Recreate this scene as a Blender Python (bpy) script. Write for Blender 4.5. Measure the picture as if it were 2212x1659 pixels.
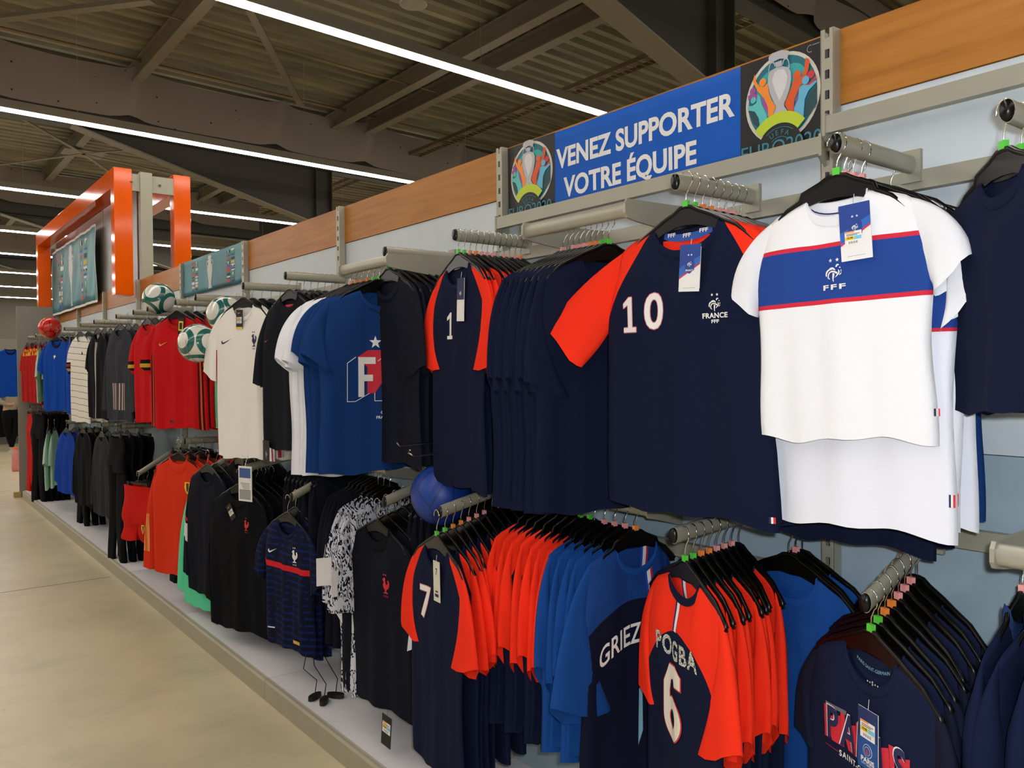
import bpy, bmesh, math, random
from mathutils import Vector, Matrix
from math import sin, cos, pi, sqrt, radians

for o in list(bpy.data.objects): bpy.data.objects.remove(o, do_unlink=True)
scn = bpy.context.scene
COL = scn.collection
rnd = random.Random(7)

# ------------------------------------------------------------------ camera
F, EYE = 1790.0, Vector((0, 0, 1.57))
def _n(v): return v.normalized()
_Y = _n(Vector((-1379, 19.5, -F)))
_U = _n(Vector((-.008, 1, (19.5 + .008 * 1379) / F)))
_X = _Y.cross(_U)
CW = Matrix((_X, _Y, _U))                       # camera -> world rotation
cam = bpy.data.cameras.new('camera'); cam_o = bpy.data.objects.new('camera', cam); COL.objects.link(cam_o)
cam_o.matrix_world = Matrix.Translation(EYE) @ CW.to_4x4()
cam.sensor_width = 36; cam.lens = F / 2212 * 36; cam.clip_start = .05; cam.clip_end = 200
scn.camera = cam_o
def ray(x, y): return CW @ Vector((x - 1106, 829.5 - y, -F))
def onX(x, y, X): r = ray(x, y); return EYE + r * (X / r.x)
def onY(x, y, Y): r = ray(x, y); return EYE + r * (Y / r.y)
def onZ(x, y, Z): r = ray(x, y); return EYE + r * ((Z - EYE.z) / r.z)

# ------------------------------------------------------------------ world, flash, exposure
wd = bpy.data.worlds.new('world'); scn.world = wd; wd.use_nodes = True
wd.node_tree.nodes['Background'].inputs[0].default_value = (.9, .85, .75, 1)
wd.node_tree.nodes['Background'].inputs[1].default_value = .05
LAMP_EMIT = 36.0
fl = bpy.data.lights.new('camera_flash', 'POINT'); fl.energy = 88; fl.color = (.86, .92, 1.0); fl.shadow_soft_size = .02
flo = bpy.data.objects.new('camera_flash', fl); COL.objects.link(flo); flo.location = EYE + CW @ Vector((.045, .05, .02))
vs = scn.view_settings
scn.display_settings.display_device = 'sRGB'
vs.view_transform = 'Standard'; vs.look = 'None'; vs.exposure = 0.0; vs.gamma = 1; vs.use_curve_mapping = False
try:
    scn.cycles.max_bounces = 6; scn.cycles.diffuse_bounces = 4
except Exception: pass

# ------------------------------------------------------------------ materials
def lin(c):
    if isinstance(c, str): c = tuple(int(c[i:i+2], 16) / 255 for i in (0, 2, 4))
    return tuple((v / 12.92 if v <= .04045 else ((v + .055) / 1.055) ** 2.4) for v in c) + (1,)
class NT:
    def __init__(s, m):
        s.t = m.node_tree; s.L = s.t.links; s.tc = s.t.nodes.new('ShaderNodeTexCoord')
        sp = s.t.nodes.new('ShaderNodeSeparateXYZ'); s.L.new(s.tc.outputs['Object'], sp.inputs[0]); s.x, s.y, s.z = sp.outputs
    def m(s, op, a, b=None, c=None):
        n = s.t.nodes.new('ShaderNodeMath'); n.operation = op
        for i, v in enumerate((a, b, c)):
            if v is None: continue
            if isinstance(v, (int, float)): n.inputs[i].default_value = v
            else: s.L.new(v, n.inputs[i])
        return n.outputs[0]
    def gt(s, a, b): return s.m('GREATER_THAN', a, b)
    def lt(s, a, b): return s.m('LESS_THAN', a, b)
    def mul(s, a, b): return s.m('MULTIPLY', a, b)
    def add(s, a, b): return s.m('ADD', a, b)
    def sub(s, a, b): return s.m('SUBTRACT', a, b)
    def ab(s, a): return s.m('ABSOLUTE', a)
    def rng(s, a, lo, hi): return s.mul(s.gt(a, lo), s.lt(a, hi))
    def noise(s, scale, detail=3, rough=.5, sc=(1, 1, 1), rot=(0, 0, 0)):
        mp = s.t.nodes.new('ShaderNodeMapping'); mp.inputs['Scale'].default_value = sc; mp.inputs['Rotation'].default_value = rot
        s.L.new(s.tc.outputs['Object'], mp.inputs[0])
        n = s.t.nodes.new('ShaderNodeTexNoise'); n.inputs['Scale'].default_value = scale; n.inputs['Detail'].default_value = detail
        n.inputs['Roughness'].default_value = rough
        s.L.new(mp.outputs[0], n.inputs['Vector']); return n.outputs['Fac']
    def mix(s, f, a, b):
        n = s.t.nodes.new('ShaderNodeMix'); n.data_type = 'RGBA'
        ins = [i for i in n.inputs if i.enabled]
        for sock, v in zip(ins, (f, a, b)):
            if isinstance(v, (int, float)): sock.default_value = v
            elif isinstance(v, tuple): sock.default_value = v
            else: s.L.new(v, sock)
        return [o for o in n.outputs if o.enabled][0]
    def ramp(s, f, stops):
        n = s.t.nodes.new('ShaderNodeValToRGB'); s.L.new(f, n.inputs[0]); e = n.color_ramp.elements
        while len(e) < len(stops): e.new(.5)
        for el, (p, c) in zip(e, stops): el.position = p; el.color = lin(c)
        return n.outputs[0]
_mats = {}
def mat(name, col='808080', rough=.6, metal=0, feats=(), emit=0, bump=None, spec=None, sheen=0, colfn=None, coat=0, trans=0):
    if name in _mats: return _mats[name]
    m = bpy.data.materials.new(name); m.use_nodes = True; _mats[name] = m
    b = m.node_tree.nodes['Principled BSDF']; N = NT(m)
    c = colfn(N) if colfn else lin(col)
    for fn, fc in feats: c = N.mix(fn(N), c, fc(N) if callable(fc) else lin(fc))
    if isinstance(c, tuple):
        nz = N.noise(14, 2)
        k = N.mix(nz, tuple(v * .94 for v in c[:3]) + (1,), tuple(min(1, v * 1.06) for v in c[:3]) + (1,))
        N.L.new(k, b.inputs['Base Color'])
    else: N.L.new(c, b.inputs['Base Color'])
    b.inputs['Roughness'].default_value = rough; b.inputs['Metallic'].default_value = metal
    if spec is not None: b.inputs['Specular IOR Level'].default_value = spec
    if sheen: b.inputs['Sheen Weight'].default_value = sheen
    if coat: b.inputs['Coat Weight'].default_value = coat; b.inputs['Coat Roughness'].default_value = .15
    if trans: b.inputs['Transmission Weight'].default_value = trans
    if emit:
        b.inputs['Emission Color'].default_value = lin(col); b.inputs['Emission Strength'].default_value = emit
    if bump:
        h = bump[0](N); bn = m.node_tree.nodes.new('ShaderNodeBump'); bn.inputs['Strength'].default_value = bump[1]; bn.inputs['Distance'].default_value = bump[2]
        N.L.new(h, bn.inputs['Height']); N.L.new(bn.outputs[0], b.inputs['Normal'])
    return m
def cloth(name, col, feats=(), colfn=None, rough=.9, spec=.12):
    return mat(name, col, rough, spec=spec, feats=feats, colfn=colfn,
               bump=(lambda N: N.noise(9, 5, .6, sc=(1, 1, .55)), .35, .02))

# ------------------------------------------------------------------ mesh helpers
class MB:
    def __init__(s): s.v = []; s.f = []; s.m = []; s.sm = []
    def add(s, vs, fs, mi=0, smooth=False):
        o = len(s.v); s.v += [tuple(v) for v in vs]
        for f in fs: s.f.append([i + o for i in f]); s.m.append(mi); s.sm.append(smooth)
    def box(s, a, b, mi=0):
        x0, y0, z0 = a; x1, y1, z1 = b
        s.add([(x0,y0,z0),(x1,y0,z0),(x1,y1,z0),(x0,y1,z0),(x0,y0,z1),(x1,y0,z1),(x1,y1,z1),(x0,y1,z1)],
              [(0,3,2,1),(4,5,6,7),(0,1,5,4),(1,2,6,5),(2,3,7,6),(3,0,4,7)], mi)
    def bar(s, p, q, w, h, mi=0, up=(0, 0, 1)):
        p = Vector(p); q = Vector(q); d = (q - p).normalized(); u = Vector(up)
        r = d.cross(u)
        if r.length < 1e-4: r = d.cross(Vector((1, 0, 0)))
        r.normalize(); u = r.cross(d); r *= w / 2; u = u * h / 2
        s.add([p-r-u, p+r-u, p+r+u, p-r+u, q-r-u, q+r-u, q+r+u, q-r+u],
              [(0,1,2,3),(7,6,5,4),(0,4,5,1),(1,5,6,2),(2,6,7,3),(3,7,4,0)], mi)
    def tube(s, pts, r, n=8, mi=0, sy=1.0, cap=True, closed=False):
        pts = [Vector(p) for p in pts]; rings = []; up = Vector((0, 0, 1))
        for i, p in enumerate(pts):
            a = pts[i-1] if (i or closed) else p; b = pts[(i+1) % len(pts)] if (i < len(pts)-1 or closed) else p
            d = (b - a).normalized(); x = d.cross(up)
            if x.length < 1e-3: x = d.cross(Vector((0, 1, 0)))
            x.normalize(); y = x.cross(d)
            rr = r[i] if isinstance(r, (list, tuple)) else r
            rings.append([p + x * cos(2*pi*k/n) * rr + y * sin(2*pi*k/n) * rr * sy for k in range(n)])
        vs = [v for rg in rings for v in rg]; fs = []
        R = len(pts)
        for i in range(R if closed else R-1):
            j = (i+1) % R
            for k in range(n): fs.append((i*n+k, i*n+(k+1) % n, j*n+(k+1) % n, j*n+k))
        s.add(vs, fs, mi, True)
        if cap and not closed:
            s.add(rings[0], [tuple(range(n))[::-1]], mi); s.add(rings[-1], [tuple(range(n))], mi)
    def prism(s, pts, axis, a, b, mi=0):
        """2D outline extruded along axis ('x','y','z') from a to b"""
        n = len(pts)
        def P(u, v, w): return {'x': (w, u, v), 'y': (u, w, v), 'z': (u, v, w)}[axis]
        vs = [P(u, v, a) for u, v in pts] + [P(u, v, b) for u, v in pts]
        s.add(vs, [tuple(range(n)), tuple(range(n, 2*n))[::-1]] + [(i, i+n, (i+1) % n + n, (i+1) % n) for i in range(n)], mi)
    def lathe(s, prof, n=20, mi=0, c=(0, 0, 0)):
        vs = []; fs = []
        for r, z in prof: vs += [(c[0]+r*cos(2*pi*k/n), c[1]+r*sin(2*pi*k/n), c[2]+z) for k in range(n)]
        for i in range(len(prof)-1):
            for k in range(n): fs.append((i*n+k, i*n+(k+1) % n, (i+1)*n+(k+1) % n, (i+1)*n+k))
        s.add(vs, fs, mi, True)
    def mesh(s, name, mats):
        me = bpy.data.meshes.new(name); me.from_pydata(s.v, [], s.f)
        for m in (mats if isinstance(mats, (list, tuple)) else [mats]): me.materials.append(m)
        me.polygons.foreach_set('material_index', s.m); me.polygons.foreach_set('use_smooth', s.sm); me.update()
        return me
def recalc(me):
    bm = bmesh.new(); bm.from_mesh(me); bmesh.ops.recalc_face_normals(bm, faces=bm.faces); bm.to_mesh(me); bm.free(); return me
def link(name, data, parent=None, loc=(0, 0, 0), rz=0):
    o = bpy.data.objects.new(name, data); COL.objects.link(o); o.location = loc
    if isinstance(rz, (tuple, list)): o.rotation_euler = rz
    else: o.rotation_euler = (0, 0, rz)
    if parent: o.parent = parent
    return o
def tag(o, label=None, cat=None, group=None, kind=None):
    for k, v in (('label', label), ('category', cat), ('group', group), ('kind', kind)):
        if v: o[k] = v
    return o
def part(name, mb, m, parent, rc=True):
    me = mb.mesh(name, m)
    if rc: recalc(me)
    return link(name, me, parent)
ORD = 'first second third fourth fifth sixth seventh eighth ninth tenth eleventh twelfth thirteenth fourteenth fifteenth'.split()

# ------------------------------------------------------------------ base materials
grey_metal = mat('grey_powder_coat', 'a8a493', .42, .25)
rail_metal = mat('rail_grey', 'a3a08f', .4, .3)
chrome = mat('chrome_wire', 'd9d8d0', .18, 1)
blk = mat('black_plastic', '080706', .3, spec=.32)
blk_m = mat('black_matt', '0b0b0c', .6)
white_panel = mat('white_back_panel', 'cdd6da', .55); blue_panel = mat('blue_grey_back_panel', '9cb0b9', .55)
taupe = mat('kerb_taupe', 'a09a82', .5)
deck_top = mat('platform_laminate', 'e2dfe0', .5)
steel = mat('painted_steel', '77705f', .6)
steel_d = mat('dark_painted_steel', '3a382f', .65)
orange = mat('glossy_orange_metal', 'f06004', .09, spec=.3)
def wood_col(N):
    w = N.noise(2.2, 6, .62, sc=(1, 1, 14)); return N.ramp(w, [(.3, '9e6424'), (.52, 'b0742f'), (.75, 'bd803a')])
wood = mat('beech_laminate', colfn=wood_col, rough=.42, spec=.2)
def floor_col(N):
    a = N.noise(.55, 7, .62); b = N.noise(2.6, 6, .7); c = N.add(N.mul(a, .75), N.mul(b, .25))
    base = N.ramp(c, [(.34, 'aea68b'), (.46, 'c6ba99'), (.54, 'd0c2a2'), (.62, 'bcb698'), (.74, 'cab99f')])
    sp = N.gt(N.noise(19, 2, .5), .74)
    return N.mix(N.mul(sp, .25), base, lin('7d7362'))
floor_m = mat('polished_concrete', colfn=floor_col, rough=.34, spec=.35)

# ------------------------------------------------------------------ room shell
def slab(name, a, b, m):
    mb = MB(); mb.box(a, b); o = part(name, mb, m, None); o['kind'] = 'structure'; return o
slab('floor', (-16, -8, -.2), (14, 40, 0), floor_m)
# saw-cut joints in the concrete
fj = MB()
jm = mat('floor_joint_fill', '7e7259', .7)
p0 = onZ(0, 1281, 0); p1 = onZ(245, 1245, 0)
yj = (p0.y + p1.y) / 2
for dy in (-6, 0, 6, 12): fj.box((-16, yj + dy - .003, -.001), (1.42, yj + dy + .003, .0012))
o = part('trim_1', fj, jm, None); o['kind'] = 'structure'
dark_wall = mat('hall_wall_cladding', '6e6a5e', .7)
slab('wall_far', (-16, 40, 0), (14, 40.2, 7), dark_wall)
slab('wall_near', (-16, -8.2, 0), (14, -8, 7), dark_wall)
slab('wall_left', (-16.2, -8, 0), (-16, 40, 7), dark_wall)
slab('wall_right', (14, -8, 0), (14.2, 40, 7), dark_wall)
# corrugated roof deck, ribs run across the hall
def deck_col(N):
    n1 = N.noise(1.3, 4, .6, sc=(.35, 2.5, 1)); return N.ramp(n1, [(.3, '66604e'), (.55, '868068'), (.75, 'a09878')])
deck_m = mat('galvanised_roof_deck', colfn=deck_col, rough=.6, metal=.2)
zd = EYE.z + 4.5; mb = MB(); prof = []; y = -8.0
while y < 40: prof += [(y, zd), (y + .10, zd), (y + .135, zd + .07), (y + .225, zd + .07)]; y += .26
vs_ = []; fs_ = []
for i, (yy, zz) in enumerate(prof): vs_ += [(-16, yy - 1.44, zz), (14, yy + 1.26, zz)]
for i in range(len(prof) - 1): fs_.append((2*i, 2*i+1, 2*i+3, 2*i+2))
mb.add(vs_, fs_); o = part('ceiling', mb, deck_m, None); o['kind'] = 'structure'
slab('ceiling_back', (-16, -8, zd + .12), (14, 40, zd + .2), steel_d)

# portal frames: rafter, haunch, column
def ibeam(mb, p, q, w, h, t=.015, up=(0, 0, 1)):
    p = Vector(p); q = Vector(q); u = Vector(up)
    mb.bar(p, q, t, h, 0, up); mb.bar(p + u*h/2, q + u*h/2, w, t, 0, up); mb.bar(p - u*h/2, q - u*h/2, w, t, 0, up)
E_ = EYE.z
for k, yf in enumerate((4.8, 13.35, 21.5, 29.6)):
    fr = tag(link('steel_portal', None, None, (6.1, yf, 0)), ['dark steel portal frame with haunch ending behind the blue banner', 'dark steel portal frame with haunch crossing below the second fabric curtain',
        'third steel portal frame from the front, beyond the orange frame', 'farthest steel portal frame under the roof deck'][k], 'steel frame', 'steel portal frames')
    fr.parent = None
    def rel(mbx, nm, m=steel):
        for i, v in enumerate(mbx.v): mbx.v[i] = (v[0] - 6.1, v[1] - yf + .1 * (v[0] - 4.5), v[2])
        return part(nm, mbx, m, fr)
    m1 = MB(); ibeam(m1, (-15.95, yf, E_ + 3.8), (13.95, yf, E_ + 3.8), .22, .6); rel(m1, 'rafter', steel_d)
    m2 = MB(); m2.prism([(2.2, E_ + 3.52), (6.1, E_ + 2.55), (6.1, E_ + 3.52)], 'y', yf - .008, yf + .008)
    rel(m2, 'haunch_web', steel_d)
    m2 = MB(); m2.bar((2.2, yf, E_ + 3.52), (6.1, yf, E_ + 2.55), .24, .02); rel(m2, 'haunch_flange')
    m3 = MB(); ibeam(m3, (6.25, yf, 0), (6.25, yf, E_ + 3.5), .24, .3, up=(1, 0, 0)); rel(m3, 'column', steel_d)
# purlins
for k, (x, w) in enumerate(((-9, .12), (-5, .12), (-1, .12), (3.08, .14), (6.4, .16), (7.0, .16), (10.5, .14))):
    mb = MB(); ibeam(mb, (x, -8, E_ + 4.32), (x, 40, E_ + 4.32), w, .24, .02)
    tag(part('roof_purlin', mb, steel, None), 'steel roof purlin under the corrugated deck, %s from the aisle side' % ORD[k], 'steel beam', 'roof purlins')
# bracing
nd = onZ(180, 332, E_ + 4.15)
mb = MB(); mb.box((nd.x - .35, nd.y - .25, nd.z), (nd.x + .35, nd.y + .25, nd.z + .02))
br = tag(part('bracing_plate', mb, steel, None), 'steel gusset plate where roof bracing rods cross, above the orange frame', 'bracing')
for (a, b) in (((58, 255), 0), ((-60, 370), 0), ((330, 318), 0), ((400, 500), 0), ((480, 385), 0)):
    e = onZ(a, b if b else 0, E_ + 4.15) if 0 else None
for (px, py) in ((50, 258), (-120, 372), (330, 320), (245, 378), (560, 420)):
    e = onZ(px, py, E_ + 4.15); mb = MB(); mb.bar(nd, e, .07, .02)
    part('bracing_rod', mb, steel, br)
mb = MB(); mb.bar(onZ(538, 22, E_ + 4.2), onZ(650, 228, E_ + 4.2), .10, .02)
tag(part('roof_brace', mb, steel, None), 'flat diagonal roof brace between the first and second lamps', 'bracing')
mb = MB(); mb.bar(onZ(-40, 45, E_ + 4.1), onZ(330, 0, E_ + 4.1), .12, .05)
tag(part('roof_brace', mb, steel, None), 'diagonal roof brace in the top left corner of the hall', 'bracing')
# cable tray
mb = MB(); x = 8.1
for s_ in (-.12, .12): mb.bar((x + s_, 0, E_ + 4.05), (x + s_, 24, E_ + 4.05), .012, .06)
yy = 0
while yy < 24: mb.bar((x - .12, yy, E_ + 4.03), (x + .12, yy, E_ + 4.03), .02, .006); yy += .12
tag(part('cable_tray', mb, mat('tray_zinc', '7a6a4a', .5, .5), None), 'perforated cable tray running under the roof deck behind the banner', 'cable tray')
# pipes and hanging smoke curtains
for k, (yv, zz, r) in enumerate(((12.35, 4.46, .022), (10.2, 4.3, .012), (4.35, 4.46, .022))):
    mb = MB(); mb.tube([(-16, yv - 1.74, E_ + zz - .06), (12, yv + 1.06, E_ + zz - .06)], r, 8)
    tag(part('ceiling_pipe', mb, mat('pipe_brass', '7d6a4a', .4, .4), None), ['thin pipe along the top edge of the long fabric curtain', 'thinner pipe under the roof deck in front of the long fabric curtain', 'thin pipe above the banner near the closest portal frame'][k], 'pipe')
def curt_feats(N):
    v = N.t.nodes.new('ShaderNodeTexVoronoi'); v.inputs['Scale'].default_value = 5
    N.L.new(N.tc.outputs['Object'], v.inputs['Vector']); return N.lt(v.outputs['Distance'], .07)
curt_m = mat('smoke_curtain_fabric', '82786c', .85, feats=[(curt_feats, '1e1b18')])
def curtain(yv, x0, x1, label):
    mb = MB(); nx = int((x1 - x0) / .12); nz = 7; r2 = random.Random(int(yv*10))
    folds = []; xx = x0
    while xx < x1: folds.append(xx); xx += r2.uniform(1.6, 2.4)
    for i in range(nx + 1):
        x = x0 + (x1 - x0) * i / nx
        for j in range(nz + 1):
            t = j / nz; d = min(abs(x - (f + .12*(t-.5))) for f in folds); sag = .04 * sin((x - x0) * 2.9) * (1 - abs(t - .5))
            y = -.22 * math.exp(-(d / .12) ** 2) * (.35 + .65 * t) + sag
            zb = E_ + 3.66 + .05 * math.exp(-(d / .2) ** 2)
            mb.v.append((x, yv - .18 + y + .1 * (x - 1.4), zb + t * (E_ + 4.40 - .05 * min(d, .8) - zb)))
    for i in range(nx):
        for j in range(nz):
            a = i * (nz + 1) + j; mb.f.append([a, a + nz + 1, a + nz + 2, a + 1]); mb.m.append(0); mb.sm.append(True)
    return tag(part('smoke_curtain', mb, curt_m, None, rc=False), label, 'curtain', 'hanging smoke curtains')
curtain(12.95, -14, 12.0, 'long wrinkled grey fabric smoke curtain below the roof, behind the second lamp')
curtain(4.6, -14, 12, 'nearest grey smoke curtain, glimpsed above the right end of the wall unit')
curtain(20.6, -14, 8, 'third grey smoke curtain from the front, above the far lamps')
curtain(28.6, -14, 8, 'farthest grey smoke curtain at the end of the hall')

# ------------------------------------------------------------------ strip lamps
lamp_m = mat('led_diffuser', 'fff6ee', .4, emit=LAMP_EMIT)
hous_m = mat('lamp_housing', '8f8b7e', .5)
lz = E_ + 3.0
for k, Yl in enumerate((-2.7, 1.9, 6.52, 10.9, 15.52, 20.1, 23.9, 28.3, 33.0, 37.6)):
    L = tag(link('strip_light', None, None, (0, Yl, lz), .086 if Yl < 30 else .05), ('long white LED strip lamp across the ceiling, %s from the camera in view' % ORD[max(0, k-2)]) if k > 1 else
            ['white LED strip lamp behind the camera position', 'white LED strip lamp right above the near garments'][k], 'ceiling lamp', 'LED strip lamps')
    mb = MB(); mb.box((-14, -.06, .014), (11, .06, .11)); part('housing', mb, hous_m, L)
    mb = MB(); mb.box((-13.98, -.050, -.006), (10.98, .050, .015)); part('diffuser', mb, lamp_m, L)
    for xx in range(-13, 11, 3):
        mb = MB(); mb.tube([(xx, 0, .07), (xx, 0, 1.45)], .003, 5); part('suspension_wire', mb, grey_metal, L)
mb = MB(); mb.lathe([(.001, .16), (.03, .16), (.035, .05), (.11, .02), (.13, -.06), (.125, -.06), (.1, .01), (.001, .015)], 24)
me = recalc(mb.mesh('detector', mat('frosted_shade', 'b9b4a8', .3)))
pl = onZ(893, -4, 5.0)
tag(link('pendant_detector', me, None, pl), 'small pale bell shaped ceiling fitting cut by the top of the picture', 'ceiling fitting')
mb = MB(); mb.tube([(0, 0, .15), (0, 0, zd - 5.0)], .006, 6); part('stem', mb, steel, bpy.data.objects['pendant_detector'])

# ------------------------------------------------------------------ wall unit
W = 1.90
UP = [-1.56, -.205, 1.145, 2.49, 3.85, 5.21, 6.56, 7.9, 9.26, 10.62, 11.98]
YEND = 12.15
unit = tag(link('wall_shelving_unit', None, None, (1.9, 1.15, 0)), 'long wall shelving unit with pale panels, beech band and grey uprights', 'shelving')
def upart(nm, mb, m):
    for i, v in enumerate(mb.v): mb.v[i] = (v[0] - 1.9, v[1] - 1.15, v[2])
    return part(nm, mb, m, unit)
slot_m = mat('slot_shadow_black', '14140f', .9)
for y in UP:
    mb = MB()
    # slotted upright built as two side strips and bridges so that the slots are real openings
    x0, x1 = W - .035, W - .004
    for s_ in (-1, 1): mb.box((x0, y + s_*.0115 - .0055, .1), (x0 + .002, y + s_*.0115 + .0055, 2.4)); mb.box((x0, y + s_*.017 - .001, .1), (x1, y + s_*.017 + .001, 2.4))
    z = .1
    while z < 2.4: mb.box((x0, y - .0061, z), (x0 + .002, y + .0061, min(z + .028, 2.4))); z += .05
    upart('upright', mb, grey_metal)
    mb = MB(); mb.box((x1, y - .016, .1), (x1 + .002, y + .016, 2.39)); upart('upright_back', mb, slot_m)
for a, b in zip(UP[:-1], UP[1:]):
    mb = MB()
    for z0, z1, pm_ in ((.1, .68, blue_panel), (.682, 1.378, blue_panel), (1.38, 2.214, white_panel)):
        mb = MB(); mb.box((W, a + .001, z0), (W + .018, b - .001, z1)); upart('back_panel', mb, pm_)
    mb = MB(); mb.box((W - .006, a + .018, 2.216), (W + .016, b - .018, 2.40)); upart('fascia_board', mb, wood)
    mb = MB(); mb.box((1.475, a + .002, .085), (W, b - .002, .10)); upart('base_shelf', mb, deck_top)
    mb = MB(); mb.prism([(1.455, .0), (1.455, .088), (1.462, .098), (1.48, .1005), (1.48, .0)], 'y', a + .0015, b - .0015); upart('kerb', mb, taupe)
mb = MB(); mb.box((1.445, YEND, 0), (W + .03, YEND + .025, 2.43)); upart('end_panel', mb, mat('grey_end_panel', '8b887e', .6))
mb = MB(); mb.box((1.38, YEND - .02, 0), (1.46, YEND + .04, .07)); upart('corner_bumper', mb, mat('bumper_wood', 'b39a5f', .6))
# back faces of the unit, seen only from the far side
mb = MB(); mb.box((W + .02, -1.5, 0), (W + .04, YEND, 2.38)); upart('rear_board', mb, mat('rear_board', '77746a', .7))

# rails along the wall
def rail(y0, y1, z, label, h=.042, x=1.855):
    o = tag(link('wall_rail', None, None, (x, y0, z)), label, 'rail')
    mb = MB(); mb.box((-.012, .0, -h/2), (.012, y1 - y0, h/2)); part('bar', mb, rail_metal, o)
    for yy in (0, y1 - y0):
        mb = MB(); mb.prism([(-.014, h/2 + .006), (.045, h/2 + .012), (.045, -h/2 - .05), (.03, -h/2 - .05), (-.014, -h/2 - .006)], 'y', yy - .004, yy + .004)
        part('bracket', mb, rail_metal, o)
    return o
rail(-.205, 1.14, 2.16, 'upper grey wall rail right of the banner, empty')
rail(-.205, 1.14, 1.985, 'grey wall rail behind the white t-shirts, carrying the near arms')
rail(1.15, 2.485, 2.115, 'grey wall rail directly below the blue banner')
rail(1.15, 2.485, 1.985, 'grey wall rail behind the number 10 t-shirt')
rail(2.495, 3.845, 1.985, 'grey wall rail behind the blue and charcoal t-shirts')
rail(3.855, 5.2, 1.985, 'grey wall rail behind the white jersey with tick mark')
rail(5.215, 6.55, 1.985, 'grey wall rail behind the bright red jersey')
rail(6.565, 7.89, 1.985, 'grey wall rail behind the grey sweatshirts')
rail(7.905, 9.25, 1.985, 'grey wall rail behind the white lined jerseys')
rail(9.265, 10.6, 1.985, 'grey wall rail behind the plain blue jersey')
rail(10.625, 11.97, 1.985, 'grey wall rail behind the red and yellow jerseys')
rail(-.205, 1.14, 1.2, 'lower grey wall rail behind the sloping arm')
rail(1.15, 2.485, 1.2, 'lower grey wall rail above the number 6 t-shirt, upper of two')
rail(1.15, 2.485, 1.045, 'lower grey wall rail behind the number 6 t-shirt, lower of two')
for i in range(3, 10):
    rail(UP[i] + .006, UP[i+1] - .006, 1.2, 'lower grey wall rail in the %s bay from the banner' % ORD[i-2])

# hanging arms
_arm_n = [0]
def arm_x(Y, z, label, x0=1.54, z0=None, x1=1.845):
    """faceout arm from the wall rail towards the aisle; front end at x0, height z0"""
    z0 = z if z0 is None else z0
    o = tag(link('hanging_arm', None, None, (x1, Y, z)), label, 'arm')
    mb = MB(); n = 14
    def ring(x, zz, g=1): return [(x, cos(2*pi*k/n) * .0125 * g, zz + sin(2*pi*k/n) * .021 * g) for k in range(n)]
    A = ring(x0 - x1, z0 - z); B = ring(0, 0); vs = A + B
    mb.add(vs, [(k, (k+1) % n, n + (k+1) % n, n + k) for k in range(n)], 0, True); mb.add(A, [tuple(range(n))])
    part('tube', mb, rail_metal, o)
    mb = MB(); C1 = ring(x0 - x1 - .008, z0 - z, .85); C2 = ring(x0 - x1 + .002, z0 - z, .95)
    mb.add(C1 + C2, [(k, (k+1) % n, n + (k+1) % n, n + k) for k in range(n)] + [tuple(range(n))[::-1]], 0, True); part('end_cap', mb, blk, o)
    mb = MB(); mb.box((-.008, -.022, -.04), (.004, .022, .032)); part('clamp', mb, rail_metal, o)
    return o
def bar_y(x, y0, y1, z, label):
    """bar parallel to the wall on one or two flat brackets"""
    o = tag(link('front_bar', None, None, (x, y0, z)), label, 'bar')
    mb = MB(); n = 14; R = lambda yy: [(cos(2*pi*k/n) * .0125, yy, sin(2*pi*k/n) * .021) for k in range(n)]
    A = R(0); B = R(y1 - y0); mb.add(A + B, [(k, (k+1) % n, n + (k+1) % n, n + k) for k in range(n)], 0, True)
    mb.add(A, [tuple(range(n))]); mb.add(B, [tuple(range(n))]); part('tube', mb, rail_metal, o)
    for yy in (0, y1 - y0):
        mb = MB(); mb.prism([(-.02, .012), (-.012, .024), (1.85 - x, .03), (1.85 - x, -.06), (.02, -.03), (-.012, -.024), (-.02, -.012)], 'y', yy - .004, yy + .004)
        part('bracket', mb, rail_metal, o)
    return o

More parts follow.
